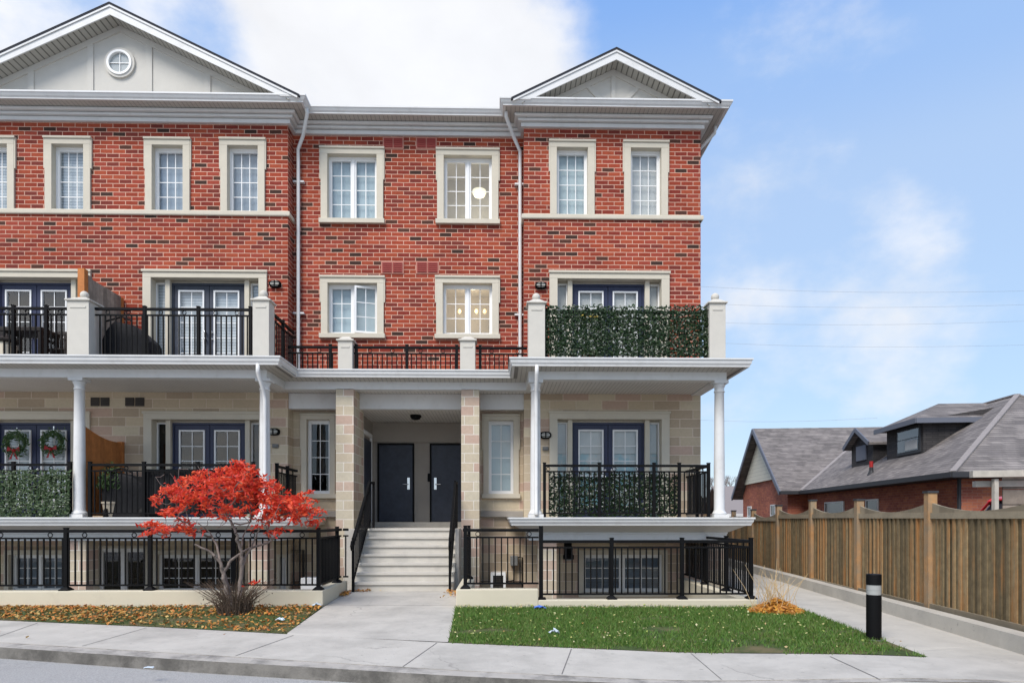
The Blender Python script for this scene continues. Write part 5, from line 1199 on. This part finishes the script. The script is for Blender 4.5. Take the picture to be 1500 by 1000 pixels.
m = MB(); m.lathe(b.x, b.y, [(r*1.25, z0+.002), (r*1.25, z0+.012), (r, z0+.016)], 24); m.build('base', 'grey_plastic', t)
# litter
def crumple(px, py, w, h, matn, lab, name='litter'):
    p = PG(px, py); m = MB(); k = 7; vs = []
    for i in range(k):
        for j in range(k): vs.append((p.x+(i/(k-1)-.5)*w+random.gauss(0, .008), p.y+(j/(k-1)-.5)*w*.6, p.z+.03+random.random()*h*math.sin(math.pi*i/(k-1))+.01))
    m.add(vs, [(i*k+j, (i+1)*k+j, (i+1)*k+j+1, i*k+j+1) for i in range(k-1) for j in range(k-1)]); o = m.build(name, matn); tag(o, lab, 'litter')
    so = o.modifiers.new('solid', 'SOLIDIFY'); so.thickness = .004
crumple(791, 893, .20, .05, 'litter_blue', 'crumpled blue litter on the lawn near the wall step'); crumple(812, 930, .13, .08, 'litter_white', 'pale crumpled paper lying on the middle of the lawn'); crumple(464, 889, .16, .05, 'litter_white', 'white scrap at the left wall corner beside the walkway'); crumple(410, 911, .12, .04, 'litter_white', 'small white scrap lying in the leaf strip'); crumple(218, 982, .10, .01, 'litter_white', 'flat white scrap on the road near the kerb')

# ------------------------------------------------------------------ fence
ft = thing('wooden_fence', 'weathered brown wooden fence with arched tops along the right path', 'fence', FV(FU, 10, -.1))
posts = [v_at(px, FU) for px in (1362.5, 1258, 1190, 1140.5, 1103.5)]
sp = (posts[4]-posts[0])/4; vp = [posts[0]-2*sp, posts[0]-sp]+posts+[posts[4]+sp*i for i in range(1, 7)]
def pz(py, px, u=None):  # height of a pixel on the fence line
    v = v_at(px, FU); w = FV(FU, v); d = ray(px, py); return ZC+d.z*w.y/d.y
tops = [pz(722, 1362.5), pz(733, 1258), pz(733.5, 1190), pz(741, 1140.5), pz(747, 1103.5)]; tops = [tops[0], tops[0]]+tops+[tops[-1]]*6
bots = [pz(893, 1362.5), pz(869, 1258), pz(853, 1190), pz(841, 1140.5), pz(832, 1103.5)]; bots = [bots[0]+.04, bots[0]+.02]+bots+[bots[-1]]*6
def fbox(m, u0, u1, v0, v1, z0, z1, z0b=None, z1b=None, mi=0):
    z0b = z0 if z0b is None else z0b; z1b = z1 if z1b is None else z1b
    vs = [FV(u0, v0, z0), FV(u1, v0, z0), FV(u1, v1, z0b), FV(u0, v1, z0b), FV(u0, v0, z1), FV(u1, v0, z1), FV(u1, v1, z1b), FV(u0, v1, z1b)]
    m.add(vs, [(0, 3, 2, 1), (4, 5, 6, 7), (0, 1, 5, 4), (1, 2, 6, 5), (2, 3, 7, 6), (3, 0, 4, 7)], mi)
for i, v in enumerate(vp):
    m = MB(); fbox(m, FU-.06, FU+.07, v-.065, v+.065, bots[i]-.25, tops[i]); m.build('post', 'post_wood', ft); m = MB(); fbox(m, FU-.075, FU+.085, v-.08, v+.08, tops[i], tops[i]+.035); m.build('post_cap', 'dark_trim', ft)
    if i == len(vp)-1: break
    a, b = v+.066, vp[i+1]-.066; n = int((b-a)/.145); pn = MB()
    ra = (tops[i]+tops[i+1])/2-.30-(.03 if i < 2 else 0); ba = (bots[i]+bots[i+1])/2
    for k in range(n):
        w = (b-a)/n; y0 = a+k*w; j = random.uniform(-.006, .006); fbox(pn, FU+.005+j, FU+.026+j, y0+.004, y0+w-.004, ba+.1, ra-.05, mi=0)
        if k < n-1: fbox(pn, FU-.018, FU-.0, y0+w-.028, y0+w+.028, ba+.1, ra-.05, mi=0)
    fbox(pn, FU-.035, FU+.05, a, b, ra-.06, ra+.03, mi=1); fbox(pn, FU-.045, FU+.06, a, b, ba, ba+.1, mi=1); fbox(pn, FU-.02, FU+.02, a, b, ba-.22, ba-.02, mi=0)
    K = 12       # dipped top board
    for k in range(K):
        f0, f1 = k/K, (k+1)/K; c = lambda f: ra+.045+.13*(abs(2*f-1)**2.0); fbox(pn, FU-.005, FU+.028, a+(b-a)*f0, a+(b-a)*f1, ra+.03, c(f0), ra+.03, c(f1), 1)
    pn.build('panel', ['fence_wood', 'rail_wood'], ft)

# ------------------------------------------------------------------ neighbour bungalow
H = thing('bungalow', 'red brick bungalow with grey shingle hip roof and dark dormers beyond the fence', 'building', FV(14.6, 25, 0))
U0, U1, V0, VE = 10.4, 18.8, 19.1, 31.3; ZE = 2.77; UC = (U0+U1)/2; ZR = ZE+(UC-U0)*.667; WV0, WV1 = 31.3, 40.4; WC = (WV0+WV1)/2; WZ = ZE+(WC-WV0)*.77; WU0, WU1 = 9.5, 22
def slab(m, pts, t=.14, mi=0):
    pts = [Vector(p) for p in pts]; k = len(pts); vs = pts+[p-Vector((0, 0, t)) for p in pts]
    m.add(vs, [tuple(range(k)), tuple(range(2*k-1, k-1, -1))]+[(i, i+k, (i+1) % k+k, (i+1) % k) for i in range(k)], mi)
r = MB(); HV = V0+4.0; VB = WC
slab(r, [FV(U0, V0, ZE), FV(UC, HV, ZR), FV(UC, VB, ZR), FV(U0, VB, ZE)]); slab(r, [FV(U1, V0, ZE), FV(U1, VB, ZE), FV(UC, VB, ZR), FV(UC, HV, ZR)]); slab(r, [FV(U0, V0, ZE), FV(U1, V0, ZE), FV(UC, HV, ZR)])
ro = r.build('roof', 'house_shingle', H)
r = MB(); slab(r, [FV(WU0, WV0, ZE), FV(WU1, WV0, ZE), FV(WU1, WC, WZ), FV(WU0, WC, WZ)]); slab(r, [FV(WU0, WV1, ZE), FV(WU0, WC, WZ), FV(WU1, WC, WZ), FV(WU1, WV1, ZE)]); ro2 = r.build('roof', 'house_shingle', H)
m = MB(); up = Vector((0, 0, .03))
for a, b in ((FV(U0, V0, ZE), FV(UC, HV, ZR)), (FV(U1, V0, ZE), FV(UC, HV, ZR)), (FV(UC, HV, ZR), FV(UC, VB, ZR)), (FV(U0+.05, WV0, ZE+.03), FV(U0+3.9, WV0+3.9*.667/.77, ZE+3.9*.667+.03))): m.bar(a+up*.2, b+up*.2, .16, .045)
m.build('ridge_cap', 'ridge_cap', ro)
m = MB(); m.bar(FV(U0-.04, V0-.06, ZE-.08), FV(U0-.04, WV0, ZE-.08), .1, .15); m.bar(FV(U0-.06, V0-.04, ZE-.08), FV(U1, V0-.04, ZE-.08), .1, .15); m.bar(FV(WU0, WV0-.05, ZE-.08), FV(U0-.1, WV0-.05, ZE-.08), .1, .15)
p = FV(U0+.45, V0+.55, 0); m.tube([p+Vector((0, -.03, ZE-.15)), p+Vector((0, -.03, 0))], .05); m.build('gutter', 'dark_trim', H)
m = MB()
for a, b in ((WV0-.05, WC), (WV1+.05, WC)): m.bar(FV(WU0-.03, a, ZE-.10), FV(WU0-.03, WC, WZ-.10), .06, .22)
m.build('barge_board', 'blue_grey_trim', H)
w = MB(); e = .5
def fwall(m, u0, v0, u1, v1, z0, z1, mi=0): m.add([FV(u0, v0, z0), FV(u1, v1, z0), FV(u1, v1, z1), FV(u0, v0, z1)], [(0, 1, 2, 3)], mi)
zt = ZE-.13
fwall(w, U0+e, V0+e, U0+e, WV0+.5, -.3, zt+.2); fwall(w, U0+e, V0+e, U1-e, V0+e, -.3, zt+.2); fwall(w, U1-e, V0+e, U1-e, WV0+.5, -.3, zt+.2)
fwall(w, WU0+e, WV0+e, U0+e, WV0+e, -.3, zt+.2); k_ = .77; zc0 = zt+.2; zm = 3.55; hv = (zm-zc0)/k_; w.add([FV(WU0+e, WV0+e, -.3), FV(WU0+e, WV1-e, -.3), FV(WU0+e, WV1-e, zc0), FV(WU0+e, WV1-e-hv, zm), FV(WU0+e, WV0+e+hv, zm), FV(WU0+e, WV0+e, zc0)], [(0, 1, 2, 3, 4, 5)]); fwall(w, WU0+e, WV1-e, WU1-e, WV1-e, -.3, zt+.2); fwall(w, U1-e, WV0+e, WU1-e, WV0+e, -.3, zt+.2); fwall(w, WU1-e, WV0+e, WU1-e, WV1-e, -.3, zt+.2)
w.build('brick_wall', 'house_brick', H)
m = MB(); q = [FV(WU0+.38, WV0+e+.3+hv*.5, zm-.1), FV(WU0+.38, WV1-e-.3-hv*.5, zm-.1), FV(WU0+.38, WC, WZ-.2)]; m.prism(q, FV(.1, 0, 0)-FV(0, 0, 0)); m.build('gable_siding', 'siding', H)
m = MB(); fwall(m, U0, V0, U0+e, V0+e, 0, 0); 
slab(m, [FV(U0, V0, ZE-.15), FV(U1, V0, ZE-.15), FV(U1, V0+e, ZE-.15), FV(U0, V0+e, ZE-.15)], .02); slab(m, [FV(U0, V0+e, ZE-.15), FV(U0+e, V0+e, ZE-.15), FV(U0+e, WV0, ZE-.15), FV(U0, WV0, ZE-.15)], .02)
m.build('eaves_soffit', 'dark_trim', H)
def hwin(u, va, vb, z0, z1, parent, name='window'):
    m = MB(); fr_ = .06
    fbox(m, u-.05, u+.02, va, va+fr_, z0, z1); fbox(m, u-.05, u+.02, vb-fr_, vb, z0, z1); fbox(m, u-.05, u+.02, va+fr_, vb-fr_, z0, z0+fr_); fbox(m, u-.05, u+.02, va+fr_, vb-fr_, z1-fr_, z1); fbox(m, u-.04, u+.02, va+fr_, vb-fr_, (z0+z1)/2-.03, (z0+z1)/2+.03)
    o = m.build(name, 'white_trim', parent); g = MB(); fbox(g, u-.02, u-.01, va+fr_, vb-fr_, z0+fr_, z1-fr_); g.build('pane', 'car_glass', o); return o
for v0, v1, z0 in ((24.6, 25.6, .6), (27.6, 29.6, .5)): hwin(U0+e, v0, v1, z0, 2.2, H)
for v in (33.6, 38.0): hwin(WU0+e, v, v+.8, 1.1, 2.2, H)
# dormers
DU = 11.8; DV0, DV1 = 23.4, 26.0; slope = .667; zs = lambda u: ZE+(u-U0)*slope
d = MB(); zt_ = 4.84
d.prism([FV(DU, DV0, zs(DU)-.1), FV(DU, DV0, zt_), FV(14.1, DV0, zs(14.1)-.02)], FV(0, DV1-DV0, 0)-FV(0, 0, 0)); dm = d.build('dormer', 'dormer_shingle', H)
ea, eb, ev0, ev1, rv, zr_ = DU-.35, 14.0, DV0-.25, DV1+.2, (DV0+DV1)/2, 5.58
d = MB(); slab(d, [FV(ea, ev0, zt_), FV(eb, ev0, zt_), FV(15.2, rv, zr_), FV(12.96, rv, zr_)], .1); slab(d, [FV(ea, ev1, zt_), FV(ea, ev0, zt_), FV(12.96, rv, zr_)], .1); slab(d, [FV(ea, ev1, zt_), FV(12.96, rv, zr_), FV(15.2, rv, zr_), FV(eb, ev1, zt_)], .1); d.build('dormer_roof', 'house_shingle', dm)
d = MB(); d.bar(FV(ea-.02, ev0-.02, zt_-.07), FV(ea-.02, ev1, zt_-.07), .05, .17); d.bar(FV(ea-.02, ev0-.03, zt_-.07), FV(eb-.3, ev0-.03, zt_-.07), .05, .17); d.build('dormer_fascia', 'blue_grey_trim', dm)
d = MB(); fbox(d, DU-.04, DU+.02, DV0+.12, DV0+1.75, 3.75, 4.72, mi=0); fbox(d, DU-.06, DU-.04, DV0+.22, DV0+1.65, 3.85, 4.27, mi=1); fbox(d, DU-.055, DU-.035, DV0+.22, DV0+1.65, 4.30, 4.64, mi=1); d.build('dormer_window', ['dark_trim', 'window_glass'], dm)
d = MB(); fbox(d, DU-.065, DU-.058, DV0+.3, DV0+1.1, 3.9, 4.22, mi=0); d.build('dormer_blind', 'sheer_blind', dm)
d = MB(); u2, va, vb = 11.7, 26.9, 28.9; vc = (va+vb)/2; d.prism([FV(u2, va, zs(u2)-.1), FV(u2, vb, zs(u2)-.1), FV(u2, vb, 4.55), FV(u2, vc, 5.05), FV(u2, va, 4.55)], FV(2.0, 0, 0)-FV(0, 0, 0)); dm2 = d.build('dormer', 'dormer_shingle', H)
d = MB(); slab(d, [FV(u2-.25, va-.2, 4.47), FV(14.2, va-.2, 4.47), FV(14.2, vc, 5.15), FV(u2-.25, vc, 5.15)], .1); slab(d, [FV(u2-.25, vb+.2, 4.47), FV(u2-.25, vc, 5.15), FV(14.2, vc, 5.15), FV(14.2, vb+.2, 4.47)], .1); d.build('dormer_roof', 'house_shingle', dm2)
d = MB(); d.bar(FV(u2-.27, va-.2, 4.42), FV(u2-.27, vc, 5.10), .05, .16); d.bar(FV(u2-.27, vb+.2, 4.42), FV(u2-.27, vc, 5.10), .05, .16); fbox(d, u2-.05, u2+.02, vc-.45, vc+.45, 3.85, 4.45); d.build('dormer_fascia', 'blue_grey_trim', dm2)
q = FV(11.0, 25.45, zs(11.0)); m = MB(); m.lathe(q.x, q.y, [(.16, q.z-.12), (.07, q.z+.10), (.07, q.z+.22)], 14); m.lathe(q.x, q.y, [(.066, q.z+.22), (.066, q.z+.44), (.02, q.z+.44)], 14, 1); m.build('roof_vent_pipe', ['dark_trim', 'pipe_red'], ro)
q = FV(13.6, 33.6, ZE+(33.6-WV0)*.77); m = MB(); m.box(q.x-.25, q.x+.25, q.y-.35, q.y+.2, q.z-.1, q.z+.18); m.build('roof_vent', 'dark_trim', ro2)
q = FV(16.3, 20.9, ZE+(1.8)*.7); m = MB(); m.box(q.x-.22, q.x+.22, q.y-.3, q.y+.2, q.z-.1, q.z+.22); m.build('roof_vent', 'dark_trim', ro)

# weathered pergola with boards, and the car behind the fence
PUu = FU+1.6; v0 = v_at(1455, PUu); vb_ = v0; t = thing('garden_shelter', 'weathered timber shelter with pale beams behind the fence at the right edge', 'pergola', FV(PUu, v0, 0))
zb_ = ZC+67/F*FV(PUu, v0).y; m = MB(); m.bar(FV(PUu-.35, v0, zb_), FV(PUu+3.5, v0-.3, zb_+.02), .12, .11); m.bar(FV(PUu-.22, v0+.15, zb_-.16), FV(PUu+3.4, v0-.1, zb_-.15), .1, .1); m.build('beam', 'pale_wood', t)
m = MB(); m.bar(FV(PUu+.03, v0, -.2), FV(PUu+.03, v0, zb_-.08), .07, .07); m.build('post', 'pale_wood', t); m = MB(); m.bar(FV(PUu+3.2, v0-.3, -.2), FV(PUu+3.2, v0-.3, zb_-.08), .1, .1); m.build('post', 'pale_wood', t)
m = MB()
for i in range(9): z = -.1+i*.26; m.bar(FV(PUu+.22, v0+.12, z+.12), FV(PUu+3.1, v0-.12, z+.12), .03, .245)
m.build('boarding', 'grey_wood', t)
cu = FU+2.1; cv = v_at(1424, cu)-.5; t = thing('parked_car', 'red car with dark windows mostly hidden behind the fence by the timber shelter', 'car', FV(cu+.9, cv, 0)); zroof = ZC+31/F*FV(cu, cv+.3).y
def carsec(sec, m, mi=0):
    n = len(sec[0][1]); vs = []
    for v, pr in sec: vs += [FV(cu+.9+u, cv+v, z) for u, z in pr]
    m.add(vs, [(k*n+i, k*n+(i+1) % n, k*n+n+(i+1) % n, k*n+n+i) for k in range(len(sec)-1) for i in range(n)]+[tuple(range(n)), tuple(range(len(sec)*n-1, (len(sec)-1)*n-1, -1))], mi)
def ps(w, z0, z1, tw): return [(-w, z0), (w, z0), (w, (z0+z1)/2), (tw, z1), (-tw, z1), (-w, (z0+z1)/2)]
m = MB(); carsec([(-2.2, ps(.8, .35, .95, .76)), (-2.1, ps(.9, .25, 1.05, .85)), (.9, ps(.92, .25, 1.08, .86)), (2.1, ps(.9, .28, .95, .82)), (2.3, ps(.78, .4, .8, .7))], m); carsec([(-1.75, ps(.66, zroof-.08, zroof, .6)), (.2, ps(.70, zroof-.06, zroof+.03, .6)), (.45, ps(.64, zroof-.1, zroof-.01, .56))], m)
for s in (-1, 1):
    for v, vt in ((-1.98, -1.7), (1.15, .35), (-.6, -.6)): m.bar(FV(cu+.9+s*.84, cv+v, 1.04), FV(cu+.9+s*.66, cv+vt, zroof-.04), .05, .04)
bd = m.build('body', 'car_red', t, bevel=.03)
m = MB(); carsec([(-2.0, ps(.80, .98, 1.07, .78)), (-1.72, ps(.78, .98, zroof-.04, .62)), (.32, ps(.78, .98, zroof-.04, .62)), (1.15, ps(.80, .98, 1.07, .78))], m); m.build('windows', 'car_glass', t)
for s in (-1, 1):
    for v in (-1.35, 1.4): m = MB(); c1 = FV(cu+.9+s*.74, cv+v, .2); c2 = FV(cu+.9+s*.94, cv+v, .2); m.tube([c1, c2], .32, 20); m.build('wheel', 'tyre', t)
    m = MB(); fbox(m, cu+.9+s*.74-.12, cu+.9+s*.74+.08, cv-2.24, cv-2.1, .78, .98); m.build('tail_light', 'pipe_red', t)

# distant houses, wood and wires
def far_house(u, v, w, d, zw, zr, lab, wallm='far_wall'):
    t = thing('distant_house', lab, 'building', FV(u, v, 0)); m = MB(); fbox(m, u, u+w, v, v+d, -.5, zw); m.build('wall', wallm, t); r = MB()
    slab(r, [FV(u-.4, v-.4, zw-.1), FV(u+w+.4, v-.4, zw-.1), FV(u+w+.4, v+d/2, zr), FV(u-.4, v+d/2, zr)]); slab(r, [FV(u-.4, v+d+.4, zw-.1), FV(u-.4, v+d/2, zr), FV(u+w+.4, v+d/2, zr), FV(u+w+.4, v+d+.4, zw-.1)]); r.build('roof', 'far_roof', t)
    m = MB(); m.bar(FV(u-.4, v-.42, zw-.15), FV(u+w+.4, v-.42, zw-.15), .1, .2); m.build('gutter', 'white_trim', t)
far_house(11.0, 47, 9, 9, 1.9, 4.0, 'low grey roofed house glimpsed right of the far porch column', 'far_wall'); far_house(17, 74, 16, 10, 2.4, 5.2, 'far flat looking house in the gap before the bungalow gable', 'siding')
m = MB()
for i in range(90):
    x = random.uniform(5, 120); y = random.uniform(120, 160); hh = random.uniform(3.5, 6.5)
    for _ in range(60):
        d = rnd_unit(); c = Vector((x, y, hh*.55))+Vector((d.x*3, d.y*3, d.z*hh*.5)); m.leaf(c, rnd_unit(), rnd_unit(), 1.3, .8)
tag(m.build('far_trees', 'far_wood'), 'dull line of far trees low on the horizon beyond the houses', 'trees', kind='stuff')
q = FV(14, 62, 0); t = thing('bare_tree', 'leafless grey tree far off between the porch column and the bungalow', 'tree', q); m = MB()
def twig(p, d, L, r, k):
    e = p+d*L; m.tube([p, e], [r, r*.7], 5, 0, False)
    if k == 0: return
    for _ in range(3): twig(e, (d+rnd_unit()*.75+Vector((0, 0, .15))).normalized(), L*.72, r*.62, k-1)
twig(q, Vector((0, 0, 1)), 1.9, .14, 5); m.build('trunk', 'bark', t)
for (px0, py0, px1, py1, Y) in ((900, 412, 1510, 426, 60), (900, 438, 1510, 446, 60), (900, 466, 1510, 470, 62), (900, 494, 1510, 505, 62), (900, 606, 1285, 612, 58)):
    a, b = P(px0, py0, Y), P(px1, py1, Y); m = MB(); pts = [a.lerp(b, i/10)-Vector((0, 0, .5*math.sin(math.pi*i/10))) for i in range(11)]; m.tube(pts, .009, 5)
    tag(m.build('power_line', 'wire'), {412: 'topmost thin wire crossing the sky right of the building', 438: 'second thin wire from the top across the sky right of the building', 466: 'third thin wire from the top across the sky, level with the balcony screen', 494: 'fourth thin wire across the sky just below the balcony screen', 606: 'lowest thin wire reaching the bungalow ridge'}[py0], 'wire', 'wires across the sky')
